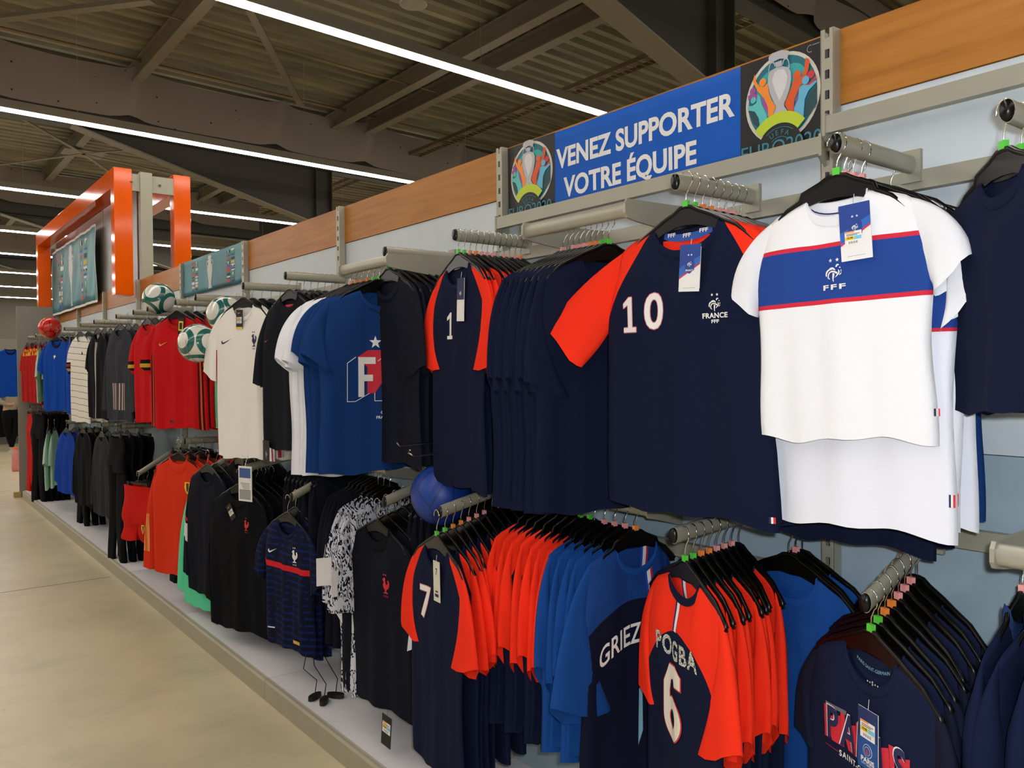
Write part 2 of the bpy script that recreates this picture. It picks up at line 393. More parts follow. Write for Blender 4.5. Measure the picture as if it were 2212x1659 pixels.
# ------------------------------------------------------------------ garment geometry
class Shirt:
    """A hanging top: body sheets, sleeves, collar; local frame: x across, -y front, origin at the neck point"""
    def __init__(s, w=.225, hw=.26, L=.70, nw=.088, nd=.068, T=.022, fold=.012, nf=2.2, seed=0, arm=.22,
                 C=(.43, -.215), D=(.285, -.345), Cr=None, Dr=None, sleeve=True, slope=.36, nu=26, nv=22, Ts=.022, hemw=.006, lean=0, bend=.0, fwd=0, kr=1, vt=.012):
        s.__dict__.update(locals()); r = random.Random(seed)
        if seed % 13 != 5 or seed > 5:
            j = lambda p, q=1: p and (p[0] + r.uniform(-.022, .022) * q, p[1] + r.uniform(-.035, .035) * q)
            s.C = j(s.C); s.D = j(s.D); s.Cr = j(s.Cr); s.Dr = j(s.Dr); s.L += r.uniform(-.025, .025)
        s.ph = [r.uniform(0, 6.28) for _ in range(8)]
        s.un = nw / w
    def sq(s, x): return x if x < s.nw else s.nw + (x - s.nw) * s.kr      # wall side pressed flat against the panels
    def unsq(s, x): return x if x < s.nw else s.nw + (x - s.nw) / s.kr
    def wid(s, v):
        a = min(1, v / .32)
        return s.w + (s.hw - s.w) * (a * a * (3 - 2 * a)) + .004 * sin(v * 9 + s.ph[5])
    def ztop(s, u, front=True):
        x = abs(u) * s.w
        if abs(u) < s.un - 1e-6:
            d = s.nd if front else .014
            return -d * sqrt(max(0, 1 - (x / s.nw) ** 2)) ** .9
        return -(x - s.nw) * s.slope - .35 * max(0, x - s.w * .86) ** 1.0
    def zhem(s, u): return -s.L + s.hemw * sin(u * 4 + s.ph[6]) + .004 * sin(u * 9 + s.ph[7])
    def pt(s, u, v, front=True):
        zt = s.ztop(u, front); zb = s.zhem(u); x = u * s.wid(v); z = zt + (zb - zt) * v
        env = max(0, 1 - abs(u) ** 3) ** .5
        tv = min(1, v * 5); T = .007 + (s.T - .007) * tv * tv * (3 - 2 * tv)
        fa = s.fold * min(1, v * 1.6 + .08)
        wv = fa * (.6 * sin(2*pi*s.nf*u*.5 + s.ph[0] + .8 * v) + .4 * sin(2*pi*s.nf*u*.93 + s.ph[1] - 1.2 * v)) + .3 * fa * sin(5 * v + 3 * u + s.ph[2])
        wv += s.bend * u * u
        y = wv + (-1 if front else 1) * T * env
        if front: y -= .004 * math.exp(-((v - .18) / .12) ** 2) * sin(6 * u + s.ph[3])
        return Vector((s.sq(x) + s.lean * -z, y, z))
    def front_y(s, x, z):
        x = s.unsq(x)
        v = min(1, max(0, -z / s.L))
        for _ in range(4):
            u = max(-1, min(1, (x - s.lean * -z) / s.wid(v))); zt = s.ztop(u); zb = s.zhem(u); v = min(1, max(0, (zt - z) / (zt - zb)))
        return s.pt(u, v).y
    def body(s):
        us = []; nn = 8; n2 = (s.nu - nn) // 2
        for i in range(n2): us.append(-1 + (1 - s.un) * (1 - cos(pi/2 * 1)) * i / n2)
        us = [-1 + (1 - s.un) * i / n2 for i in range(n2)] + [-s.un + 2 * s.un * i / nn for i in range(nn)] + [s.un + (1 - s.un) * i / n2 for i in range(n2 + 1)]
        vs_ = [(j / s.nv) ** 1.15 for j in range(s.nv + 1)]
        mb = MB(); N = len(us); M_ = len(vs_); idx = {}
        for sd in (0, 1):
            for i, u in enumerate(us):
                for j, v in enumerate(vs_):
                    shared = i in (0, N-1) or (j == 0 and abs(u) >= s.un - 1e-6)
                    if sd == 1 and shared: idx[1, i, j] = idx[0, i, j]; continue
                    p = s.pt(u, v, sd == 0)
                    if j == 0 and abs(u) >= s.un - 1e-6: p.y = (s.pt(u, v, True).y + s.pt(u, v, False).y) / 2
                    idx[sd, i, j] = len(mb.v); mb.v.append(tuple(p))
        for sd in (0, 1):
            for i in range(N-1):
                for j in range(M_-1):
                    q = [idx[sd, i, j], idx[sd, i, j+1], idx[sd, i+1, j+1], idx[sd, i+1, j]]
                    if sd: q.reverse()
                    mb.f.append(q); mb.m.append(0); mb.sm.append(True)
        return mb
    def sleeve_mb(s, side):
        C, D = (s.C, s.D) if side < 0 or s.Cr is None else (s.Cr, s.Dr)
        O0 = (s.w - .012, s.ztop((s.w - .012) / s.w) - .001); I0 = (s.wid(.32) - .02, -s.arm)
        mb = MB(); n = 14; nt = 12 if abs(C[1]) < .5 else 22
        for k in range(nt + 1):
            t = k / nt
            bo = (O0[0] + .55 * (C[0] - O0[0]) + .03, O0[1] + .30 * (C[1] - O0[1]))
            O = [(1-t)**2 * O0[a] + 2*t*(1-t) * bo[a] + t*t * C[a] for a in (0, 1)]
            bi = (I0[0] + .5 * (D[0] - I0[0]) + .008, I0[1] + .5 * (D[1] - I0[1]) + .012)
            I = [(1-t)**2 * I0[a] + 2*t*(1-t) * bi[a] + t*t * D[a] for a in (0, 1)]
            T = .006 + (s.Ts - .006) * min(1, t * 2.2)
            for q in range(n):
                ph = 2 * pi * q / n; c = cos(ph); c2 = math.copysign(abs(c) ** .9, c)
                x = (O[0] + I[0]) / 2 + (O[0] - I[0]) / 2 * c2; z = (O[1] + I[1]) / 2 + (O[1] - I[1]) / 2 * c2
                z -= s.vt * t ** 3 * (1 - abs(c)) * (1 if q < n / 2 else .55); x += .35 * s.vt * t ** 3 * sin(ph)
                y = T * sin(ph) + .006 * t * sin(5 * c + s.ph[4] + 3 * t) - .006 * t - (s.fwd * t * t if side < 0 else 0)
                mb.v.append((s.sq(side * x) + s.lean * -z, y, z))
        for k in range(nt):
            for q in range(n):
                f_ = [k*n+q, k*n+(q+1) % n, (k+1)*n+(q+1) % n, (k+1)*n+q]
                if side < 0: f_.reverse()
                mb.f.append(f_); mb.m.append(0); mb.sm.append(True)
        return mb
    def collar_mb(s, h=.017, stand=0, out=.003):
        """band following the neck opening; stand > 0 gives a stand-up or folded collar"""
        mb = MB(); n = 28; ring = []
        for k in range(n):
            a = 2 * pi * k / n; u = s.un * sin(a) * .999; fr = cos(a) < 0
            p = s.pt(u, 0, not fr if False else (cos(a) > 0)); sg = cos(a)
            ring.append((p, sg))
        for (p, sg) in ring:
            yy = p.y - (.006 + out) * sg; zin = .0
            d = h
            mb.v.append((p.x, p.y - out * sg * 1.4, p.z - d if abs(p.x) < s.nw * .9 else p.z - d * .9))
            mb.v.append((p.x * 1.0, yy - .001 * sg, p.z + .002 + stand * .5))
            mb.v.append((p.x * .955, p.y * .8 + .002 * sg, p.z + .001 + stand))
        for k in range(n):
            a = k * 3; b = ((k + 1) % n) * 3
            mb.f += [[a, b, b+1, a+1], [a+1, b+1, b+2, a+2]]; mb.m += [0, 0]; mb.sm += [True, True]
        return mb

# flat artwork -----------------------------------------------------------------
_txt = {}
def text_polys(txt, size, bold=0.0, spacing=1.0, align='CENTER'):
    key = (txt, bold, spacing, align)
    if key not in _txt:
        cu = bpy.data.curves.new('tmp_text', 'FONT'); cu.body = txt; cu.size = 1; cu.offset = bold; cu.space_character = spacing
        cu.align_x = align; cu.align_y = 'CENTER'; cu.resolution_u = 4
        o = bpy.data.objects.new('tmp_text', cu); COL.objects.link(o)
        me = bpy.data.meshes.new_from_object(o.evaluated_get(bpy.context.evaluated_depsgraph_get()))
        _txt[key] = ([(v.co.x, v.co.y) for v in me.vertices], [list(p.vertices) for p in me.polygons])
        bpy.data.objects.remove(o, do_unlink=True); bpy.data.meshes.remove(me); bpy.data.curves.remove(cu)
    vs_, fs = _txt[key]
    return [(x * size, y * size) for x, y in vs_], fs
class Art:
    """flat print: coloured polygons in (u, v), later laid on a surface"""
    def __init__(s): s.parts = []
    def poly(s, pts, mi, at=(0, 0), k=1.0, layer=0):
        pts = [(at[0] + x * k, at[1] + y * k) for x, y in pts]; s.parts.append((pts, [list(range(len(pts)))], mi, layer)); return s
    def rect(s, x0, y0, x1, y1, mi, layer=0): return s.poly([(x0, y0), (x1, y0), (x1, y1), (x0, y1)], mi, layer=layer)
    def disc(s, cx, cy, r, mi, layer=0, n=28, ry=None): return s.poly([(cx + r * cos(2*pi*i/n), cy + (ry or r) * sin(2*pi*i/n)) for i in range(n)], mi, layer=layer)
    def arc(s, cx, cy, r0, r1, a0, a1, mi, layer=0, n=24, ry=1.0):
        A = [radians(a0 + (a1 - a0) * i / n) for i in range(n + 1)]
        v = [(cx + r0 * cos(a), cy + ry * r0 * sin(a)) for a in A] + [(cx + r1 * cos(a), cy + ry * r1 * sin(a)) for a in A]
        s.parts.append((v, [[i, i+1, n+2+i, n+1+i] for i in range(n)], mi, layer)); return s
    def text(s, t, x, y, size, mi, bold=.012, layer=0, sx=1.0, rot=0, spacing=1.0, shear=0, align='CENTER', fn=None):
        v, f = text_polys(t, size, bold, spacing, align); c, d = cos(rot), sin(rot)
        v = [(a * sx + shear * b, b) for a, b in v]
        if fn: v = [fn(a, b) for a, b in v]
        s.parts.append(([(x + a * c - b * d, y + a * d + b * c) for a, b in v], f, mi, layer)); return s
    def mesh(s, name, mats, place, cell=None, off=.0008):
        """place(u, v, lift) -> Vector; cell = bisect grid size so that the print follows a curved surface"""
        bm = bmesh.new()
        for pts, fs, mi, ly in s.parts:
            vs_ = [bm.verts.new((p[0], p[1], ly)) for p in pts]
            for f in fs:
                try: fc = bm.faces.new([vs_[i] for i in f]); fc.material_index = mi
                except ValueError: pass
        big = [f for f in bm.faces if len(f.verts) > 4]
        bm.normal_update()
        if big: bmesh.ops.triangulate(bm, faces=big)
        bm.normal_update()
        if cell:
            xs = [v.co.x for v in bm.verts]; ys = [v.co.y for v in bm.verts]
            for lo, hi, ax in ((min(xs), max(xs), 0), (min(ys), max(ys), 1)):
                c = math.floor(lo / cell) * cell + cell
                while c < hi:
                    co = (c, 0, 0) if ax == 0 else (0, c, 0); no = (1, 0, 0) if ax == 0 else (0, 1, 0)
                    bmesh.ops.bisect_plane(bm, geom=bm.verts[:] + bm.edges[:] + bm.faces[:], plane_co=co, plane_no=no); c += cell
        for f in bm.faces:
            if f.normal.z < 0: f.normal_flip()
        for v in bm.verts: v.co = place(v.co.x, v.co.y, off * (1 + v.co.z))
        me = bpy.data.meshes.new(name); bm.to_mesh(me); bm.free()
        for m in mats: me.materials.append(m)
        return me
def star(r, cx=0, cy=0): return [(cx + (r if i % 2 == 0 else r * .4) * sin(pi * i / 5), cy + (r if i % 2 == 0 else r * .4) * cos(pi * i / 5)) for i in range(10)]
_R = [[(250,1180),(265,1130),(300,1095),(350,1082),(420,1092),(400,1102),(350,1108),(310,1130),(288,1170),(278,1235),(255,1215)],
      [(325,1080),(365,1058),(410,1055),(450,1075),(480,1125),(440,1112),(405,1090),(370,1082)],
      [(298,1240),(305,1190),(335,1145),(390,1122),(450,1130),(522,1165),(500,1200),(455,1165),(400,1152),(360,1160),(335,1190),(325,1240),(332,1285),(305,1270)],
      [(335,1250),(345,1270),(358,1290),(340,1292)],
      [(412,1170),(455,1180),(445,1240),(433,1290),(436,1350),(412,1325),(405,1260)],
      [(458,1268),(490,1222),(535,1172),(530,1105),(552,1130),(564,1165),(548,1198),(505,1242)],
      [(545,1222),(575,1190),(600,1172),(592,1202),(568,1222)], [(580,1150),(588,1112),(603,1140),(592,1168)],
      [(478,1062),(484,1022),(512,1000),(546,1006),(552,1030),(520,1030),(508,1062)], [(546,1072),(570,1060),(586,1080),(570,1090)]]
ROOSTER = [[((x - 425) / 350, (1175 - y) / 350) for x, y in p] for p in _R]
COCK = [(-.16,.5),(-.02,.56),(.06,.47),(.02,.38),(.05,.2),(.16,.06),(.24,.2),(.22,.38),(.34,.42),(.44,.25),(.4,0),(.26,-.14),(.1,-.24),(.06,-.36),(.22,-.43),(.22,-.48),(-.24,-.48),(-.2,-.43),(-.06,-.38),(-.06,-.26),(-.18,-.12),(-.22,.05),(-.15,.22),(-.16,.33),(-.26,.36),(-.2,.43)]
TICK = [(-.5,.02),(-.47,-.1),(-.38,-.17),(-.24,-.14),(.52,.22),(-.2,-.02),(-.33,-.04),(-.38,.02),(-.36,.12)]
def crest_rooster(a, cx, cy, k, mi, stars=True, sub='FFF', ksub=.42):
    for p in ROOSTER: a.poly(p, mi, (cx, cy), k)
    if stars:
        for dx in (-.17, .26): a.poly(star(.125 * k, cx + dx * k, cy + .74 * k), mi)
    if sub: a.text(sub, cx, cy - .80 * k, ksub * k, mi, .03, sx=2.1 if sub == 'FFF' else 1.1, spacing=1.25 if sub == 'FFF' else 1.05)
    return a
def crest_cock(a, cx, cy, k, mi):
    a.poly(COCK, mi, (cx, cy), k)
    for dx in (-.1, .1): a.disc(cx + dx * k, cy + .72 * k, .06 * k, mi, n=8)
    for dx in (-.16, 0, .16): a.rect(cx + dx*k - .03*k, cy - .72*k, cx + dx*k + .03*k, cy - .6*k, mi)
    return a

# print colours
P_w = mat('print_white', 'e9e6e2', .7); P_r = mat('print_red', 'd02738', .7); P_pk = mat('print_pink', 'c76a78', .7)
P_n = mat('print_navy', '1d2450', .7); P_b = mat('print_blue', '1f4fa0', .6); P_k = mat('print_black', '0c0c0e', .6)
P_y = mat('print_yellow', 'e8c52c', .6); P_c = mat('print_cyan', '76c3dd', .6); P_o = mat('print_orange', 'f09a3c', .6)
P_g = mat('print_grey', '9a9a98', .7); P_lb = mat('print_light_blue', '7fb0c8', .7); P_gold = mat('print_gold', 'd8a64e', .7)

# ------------------------------------------------------------------ hangers
def hanger_meshes(hw, drop):
    top = [(0, -.062), (.018, -.064), (.035, -.074), (.075, -.090), (hw*.55, -.100 - drop*.2), (hw*.75, -.108 - drop*.5), (hw*.93, -.122 - drop), (hw, -.134 - drop), (hw*.98, -.142 - drop)]
    bot = [(hw*.9, -.142 - drop), (hw*.6, -.126 - drop*.4), (.07, -.118), (.03, -.108), (0, -.106)]
    pts = top + bot; outl = pts + [(-x, z) for x, z in reversed(pts[1:-1])]
    mb = MB(); mb.prism(outl, 'y', -.0025, .0025)
    pt = [(-x, z) for x, z in reversed(top[1:])] + top
    mb.tube([(x, 0, z) for x, z in pt], .0055, 6)
    body = recalc(mb.mesh('hanger_shoulder_bar', blk))
    mb = MB(); pts = [(0, 0, -.064), (0, 0, -.034)]
    for i in range(11):
        a = radians(-60 + 245 * i / 10); pts.append((.0205 * cos(a), 0, .0025 + .0205 * sin(a)))
    mb.tube(pts, .0016, 6); hook = mb.mesh('hanger_hook', chrome)
    mb = MB(); mb.box((-.0075, -.005, -.062), (.0075, .005, -.047)); clips = {}
    for nm, c in (('green', '55c83c'), ('orange', 'f08a3a'), ('pink', 'f0a09a'), ('lilac', 'a88fd0')):
        clips[nm] = mb.mesh('size_clip', mat('size_clip_' + nm, c, .45))
    return body, hook, clips
HANG = {'adult': hanger_meshes(.195, .032), 'kid': hanger_meshes(.145, .022)}
def clip_name(c): return 'size_clip'
def hanger(pos, rz, label, size='adult', clip=None, group=None, tilt=0):
    body, hook, clips = HANG[size]
    o = link('clothes_hanger', None, None, pos, rz); tag(o, label, 'hanger', group)
    link('shoulder_bar', body, o)
    link('hook', hook, o)
    if clip: link('size_clip', clips[clip], o)
    return o

# ------------------------------------------------------------------ swing tags
def tag_france():
    a = Art(); w, h = .031, .055
    a.rect(-w, -h, w, h, 1); a.poly([(-w, h), (w, h), (w, .012), (-w, -.022)], 0, layer=1); a.poly([(-w, -.022), (w, .012), (w, .008), (-w, -.026)], 2, layer=2)
    a.poly([(-w, -.022), (-w, .0), (w, .028), (w, .012)], 3, layer=2); a.parts = a.parts
    a.poly([(0, .024), (.014, .017), (.014, -.005), (0, -.014), (-.014, -.005), (-.014, .017)], 0, layer=3)
    for p in ROOSTER: a.poly(p, 1, (0, .008), .013, layer=4)
    a.poly(star(.003, -.004, .03), 1, layer=4); a.poly(star(.003, .005, .03), 1, layer=4)
    a.text('FRANCE', 0, -.006, .006, 1, .02, layer=4); a.rect(-.018, -.047, .018, -.0462, 4, layer=1)
    return a, [mat('tag_blue', '1d3f8f', .4), mat('tag_white', 'e8e6e4', .45), P_r, mat('tag_mid_blue', '2c62b8', .4), P_g]
def sticker(a, cx, cy, k, m0, ly):
    a.rect(cx - k, cy - .78*k, cx + k, cy + .8*k, m0, layer=ly)
    a.rect(cx - k, cy + .62*k, cx + .15*k, cy + .8*k, m0+1, layer=ly+1)
    a.rect(cx - .95*k, cy - .18*k, cx + .12*k, cy + .22*k, m0+2, layer=ly+1); a.rect(cx + .12*k, cy - .18*k, cx + .95*k, cy + .22*k, m0+3, layer=ly+1)
    a.text('19.99', cx - .4*k, cy + .02*k, .34*k, m0+4, .03, layer=ly+2)
    for i in range(11): a.rect(cx + (-.55 + i*.1)*k, cy - .62*k, cx + (-.55 + i*.1 + (.03 if i % 3 else .06))*k, cy - .35*k, m0+4, layer=ly+1)
    for i in range(2): a.rect(cx - .8*k, cy + (.5 - .14*i)*k, cx + (.8 - .3*i)*k, cy + (.44 - .14*i)*k, m0+4, layer=ly+1)
    return a
ST = [P_w, P_o, P_y, P_c, P_k]
def tag_obj(art, mats, w, h, parent, x, z, yfun, rot=0, name='swing_tag', edge=P_w):
    """thin card hanging in front of the garment; the print is its sub-part"""
    y = min(yfun(x, z + h*.8), yfun(x, z), yfun(x, z - h)) - .006
    mb = MB(); mb.box((-w, -.0007, -h), (w, .0007, h)); mb.tube([(0, 0, h), (0, .002, h + .02)], .0006, 4)
    o = link(name, recalc(mb.mesh(name, edge)), parent, (x, y, z), (0, rot, 0))
    me = art.mesh('tag_print', mats, lambda u, v, l: Vector((u, -.0007 - l * .35, v)))
    link('printed_face', me, o); return o

# ------------------------------------------------------------------ styles
# each style: Shirt params, material of body / sleeve / collar, prints
def raglan_mask(k=1.0, zmax=.235):
    def f(N):
        t = N.m('MAXIMUM', N.mul(N.z, -1 / (zmax * k)), 0.0)
        seam = N.add(N.mul(N.m('POWER', t, .9), .155 * k), .103 * k)
        return N.mul(N.gt(N.ab(N.x), seam), N.lt(t, 1.0))
    return f
NAVY = '111831'; RED = 'f5331a'; 
navy = cloth('navy_jersey', NAVY); navy2 = cloth('dark_navy_jersey', '171a26'); blackc = cloth('black_jersey', '0d0e12'); redc = cloth('orange_red_jersey', RED)
bluec = cloth('royal_blue_jersey', '17468c'); whitec = cloth('white_jersey', 'e6e6ea'); fblue = cloth('france_blue_jersey', '16386e')
royal = cloth('deep_royal_jersey', '1c3a7c')
charcoal = cloth('charcoal_sweat', '33363c'); mint = cloth('mint_jersey', '5fd6a4'); palemint = cloth('pale_mint_jersey', 'b8dcc0'); puma = cloth('bright_blue_jersey', '1247a8')
ragm = cloth('navy_red_raglan', NAVY, feats=[(raglan_mask(), RED)])
def kidm(z0=-.104, z1=-.218):
    return cloth('white_blue_band', 'ebebee', feats=[(lambda N: N.rng(N.z, z1 - .0045, z0 + .0045), 'd22f41'), (lambda N: N.rng(N.z, z1 + .0045, z0 - .0045), '26458f')])
kid_band = kidm()
big_band = cloth('white_blue_band_large', 'e6e7f0', feats=[(lambda N: N.rng(N.z, -.285, -.135), 'd22f41'), (lambda N: N.rng(N.z, -.278, -.142), '26458f')])
def arch(N, z0=-.17, a=2.2, r=.30):
    return N.lt(N.z, N.sub(z0, N.mul(N.mul(N.x, N.x), a)))
pog_m = cloth('red_yoke_navy_body', NAVY, feats=[(lambda N: N.gt(N.z, N.sub(-.135, N.mul(N.mul(N.x, N.x), 4.2))), RED),
     (lambda N: N.mul(N.rng(N.x, -.034, -.008), N.gt(N.z, -.138)), 'e9e6e2'), (lambda N: N.mul(N.rng(N.x, -.034, -.0255), N.gt(N.z, -.138)), '26306e'), (lambda N: N.mul(N.rng(N.x, -.0115, -.008), N.gt(N.z, -.138)), 'c02a3a')])
grz_m = cloth('blue_yoke_navy_body', '10142a', feats=[(lambda N: N.gt(N.z, N.sub(-.15, N.mul(N.mul(N.x, N.x), 2.4))), '1a3f80'),
     (lambda N: N.mul(N.rng(N.x, .03, .05), N.gt(N.z, -.15)), 'e9e6e2'), (lambda N: N.mul(N.rng(N.x, .045, .052), N.gt(N.z, -.15)), 'c02a3a'), (lambda N: N.mul(N.rng(N.x, .026, .033), N.gt(N.z, -.15)), '2850b8')])
def stripes(N):
    n = N.noise(22, 3, .6, sc=(1, 1, .5)); zz = N.add(N.z, N.mul(n, .004))
    s_ = N.m('FRACT', N.mul(zz, 1 / .031)); return N.mul(N.lt(s_, .34), N.gt(n, .44))
home_m = cloth('navy_striped_jersey', '12162a', feats=[(stripes, '15225a'), (lambda N: N.mul(N.rng(N.z, -.232, -.205), N.lt(N.ab(N.x), .30)), 'd02430')])
home_s = cloth('navy_striped_sleeve', '12162a', feats=[(stripes, '15225a')])
def side2(N, a, b, c=.03): # side stripes drifting inward with height
    e = N.sub(N.ab(N.x), N.mul(N.z, -.02)); return N.mul(N.rng(e, a, b), N.lt(N.z, -.23))
away_m = cloth('white_away_jersey', 'f2eee8', feats=[(lambda N: side2(N, .203, .214), 'b03048'), (lambda N: side2(N, .226, .237), '2d3790')])
away_s = cloth('white_away_sleeve', 'f2eee8')
def ger_lines(N): return N.lt(N.m('FRACT', N.mul(N.add(N.z, N.mul(N.x, .06)), 1 / .058)), .06)
ger_m = cloth('white_thin_lined_jersey', 'e8e4da', feats=[(ger_lines, '1b1b20')])
ger_s = cloth('white_lined_sleeve_tricolour', 'e8e4da', feats=[(ger_lines, '1b1b20'), (lambda N: N.lt(N.z, -.245), '2a1012'), (lambda N: N.rng(N.z, -.285, -.262), '8d3826'), (lambda N: N.rng(N.z, -.33, -.305), 'b08048')])
bel_m = cloth('bright_red_jersey', 'c4161a', feats=[(lambda N: side2(N, .196, .205), '4a1416'), (lambda N: side2(N, .208, .213), 'b08040'), (lambda N: side2(N, .216, .226), '35100f')])
bel_s = cloth('bright_red_sleeve', 'c4161a', feats=[(lambda N: N.lt(N.z, -.265), '1a1012'), (lambda N: N.rng(N.z, -.315, -.29), 'c8a032'), (lambda N: N.lt(N.z, -.335), 'c4161a')])
belb_m = cloth('dark_red_striped_jersey', '7c1012', feats=[(lambda N: N.lt(N.m('FRACT', N.mul(N.x, 13)), .45), '1b0c0c')])
spain_m = cloth('deep_red_jersey', 'a81212', feats=[(lambda N: N.mul(N.gt(N.noise(26, 2, .5), .47), N.rng(N.z, -.13, -.045)), 'd8a030')])
three_m = cloth('black_three_stripes', '101114', feats=[(lambda N: N.mul(N.lt(N.m('FRACT', N.mul(N.x, 1 / .028)), .45), N.rng(N.x, -.07, .012)), 'd8d4d0')])
sweat_m = cloth('charcoal_three_stripes', '35383f', feats=[(lambda N: N.mul(N.mul(N.lt(N.m('FRACT', N.mul(N.ab(N.x), 1 / .034)), .5), N.rng(N.ab(N.x), .034, .136)), N.rng(N.z, -.64, -.43)), 'c0a8a0')])
def brush(N):
    w = N.t.nodes.new('ShaderNodeTexWave'); w.inputs['Scale'].default_value = 20; w.inputs['Distortion'].default_value = 22; w.inputs['Detail'].default_value = 3; w.inputs['Detail Scale'].default_value = 1.6
    mp = N.t.nodes.new('ShaderNodeMapping'); mp.inputs['Rotation'].default_value = (0, .5, 0); mp.inputs['Scale'].default_value = (1.3, 1, .5)
    N.L.new(N.tc.outputs['Object'], mp.inputs[0]); N.L.new(mp.outputs[0], w.inputs['Vector'])
    return N.mul(N.gt(w.outputs['Fac'], .62), N.gt(N.noise(15, 3, .6), .42))
brush_m = cloth('white_brush_print', 'cfd0d6', feats=[(brush, '15182a')])
def sl_block(N): # white block and red flick on a training sleeve
    q = N.add(N.z, N.mul(N.ab(N.x), -1.0)); return N.rng(q, -.68, -.575)
train_s = cloth('navy_sleeve_white_block', '12141f', feats=[(sl_block, 'd8d6dc'), (lambda N: N.rng(N.add(N.z, N.mul(N.ab(N.x), -1.0)), -.56, -.54), 'd02838')])
train_m = cloth('navy_training_jersey', '12141f')
jack_m = cloth('orange_red_track_jacket', 'd8371c'); 
jack_s = cloth('orange_red_jacket_sleeve', 'd8371c', feats=[(lambda N: N.mul(N.rng(N.z, -.60, -.36), N.mul(N.lt(N.m('FRACT', N.mul(N.ab(N.x), 1 / .022)), .45), N.rng(N.ab(N.x), .264, .331))), 'e0b060')])
paris_m = cloth('paris_navy_jersey', '161d38')
flagtab = [P_n, P_w, P_r]

ADULT = dict()
ST_ = {}
def style(nm, body, sleeve=None, collar=None, size='adult', stand=0, ch=.017, **kw): ST_[nm] = (body, sleeve or body, collar or body, size, stand, ch, kw); ST_[nm + '#'] = {}
DROP = dict(vt=.035, C=(.275, -.33), D=(.125, -.375), w=.205, hw=.235, arm=.20, T=.013, fold=.008, Ts=.013)
LOWS = dict(vt=.06, C=(.235, -.36), D=(.10, -.385), w=.175, hw=.20, arm=.17, T=.013, fold=.008, Ts=.014)
style('ten', ragm, redc, navy, nw=.102, T=.03, fold=.014, fwd=.08, C=(.41, -.225), Dr=(.26, -.33), Cr=(.36, -.27))
style('ragl', ragm, redc, navy, nw=.10, vt=.04, C=(.31, -.33), D=(.17, -.37), T=.014, fold=.008, Ts=.013)
style('ragk', cloth('navy_red_raglan_kids', NAVY, feats=[(raglan_mask(.85), RED)]), redc, navy, vt=.045, C=(.30, -.31), D=(.13, -.345), w=.185, hw=.20, arm=.19, T=.014, fold=.009, Ts=.014, L=.74)
style('kidw', kid_band, whitec, whitec, 'kid', w=.158, hw=.183, L=.495, nw=.066, nd=.048, T=.03, fold=.008, arm=.19, C=(.247, -.18), D=(.185, -.235), Cr=(.255, -.155), Dr=(.185, -.225))
style('bigw', big_band, whitec, whitec, w=.19, hw=.222, L=.675, nw=.075, nd=.05, T=.022, fold=.008, arm=.22, C=(.262, -.235), D=(.195, -.285), Cr=(.262, -.22), Dr=(.195, -.29))
style('longb', fblue, fblue, fblue, w=.19, hw=.20, L=.66, C=(.26, -.26), D=(.16, -.3), T=.014)
style('navk', navy, navy, navy, 'kid', w=.145, hw=.18, L=.41, nw=.06, nd=.045, T=.018, arm=.17, C=(.255, -.15), D=(.17, -.225))
style('navt', navy, navy, navy, **dict(DROP, C=(.265, -.34), D=(.13, -.385)))
style('dark', navy2, navy2, navy2, **DROP)
style('blut', fblue, fblue, fblue, C=(.33, -.25), D=(.2, -.33), T=.016, fold=.008)
style('whit', whitec, whitec, whitec, C=(.34, -.27), D=(.2, -.33), T=.016, fold=.008, L=.72)
style('polo', cloth('black_polo_knit', '14161e'), None, None, stand=.022, C=(.35, -.40), D=(.25, -.42), T=.02, fold=.010, L=.72)
style('away', away_m, away_s, away_s, T=.028, fold=.014, nf=3.4, C=(.335, -.33), D=(.235, -.40), L=.80, hw=.235)
style('belg', bel_m, bel_s, cloth('red_collar', 'b01418'), T=.028, fold=.014, nf=3.2, C=(.345, -.30), D=(.235, -.36), L=.70, stand=.012)
style('belb', belb_m, bel_s, cloth('red_collar', 'b01418'), T=.018, fold=.012, C=(.33, -.33), D=(.22, -.38), L=.72)
style('germ', ger_m, ger_s, ger_m, T=.02, fold=.012, C=(.31, -.30), D=(.2, -.34), L=.80, hw=.22)
style('thrs', three_m, blackc, blackc, T=.02, fold=.012, C=(.31, -.30), D=(.2, -.34), L=.74)
style('swea', sweat_m, charcoal, charcoal, T=.022, fold=.012, C=(.345, -.64), D=(.25, -.65), L=.72, w=.23)
style('puma', puma, puma, cloth('navy_collar', '101a38'), T=.026, fold=.013, nf=3.2, C=(.34, -.30), D=(.24, -.36), L=.74, stand=.012)
style('spai', spain_m, cloth('deep_red_sleeve', 'b81412'), None, T=.02, fold=.012, C=(.32, -.30), D=(.2, -.34), L=.70)
style('mint', palemint, palemint, palemint, T=.02, fold=.012, C=(.34, -.33), D=(.2, -.38), L=.62)
style('keep', mint, mint, mint, T=.02, fold=.012, C=(.33, -.62), D=(.24, -.63), L=.70)
style('pogb', pog_m, redc, navy, w=.175, hw=.19, L=.60, nw=.078, nd=.05, T=.024, fold=.008, arm=.19, C=(.245, -.32), D=(.135, -.36), Cr=(.26, -.32), Dr=(.10, -.38), vt=.05)
style('pogr', pog_m, redc, navy, w=.175, hw=.19, L=.62, nw=.078, nd=.05, T=.013, fold=.008, arm=.17, vt=.05, C=(.235, -.34), D=(.11, -.37), Ts=.014)
style('bluk', cloth('mid_blue_jersey', '1a4a94'), None, None, **dict(LOWS, L=.56))
style('redk', cloth('red_body_kids', NAVY, feats=[(raglan_mask(.78), RED)]), redc, navy, 'kid', **dict(LOWS, L=.62, kr=.5))
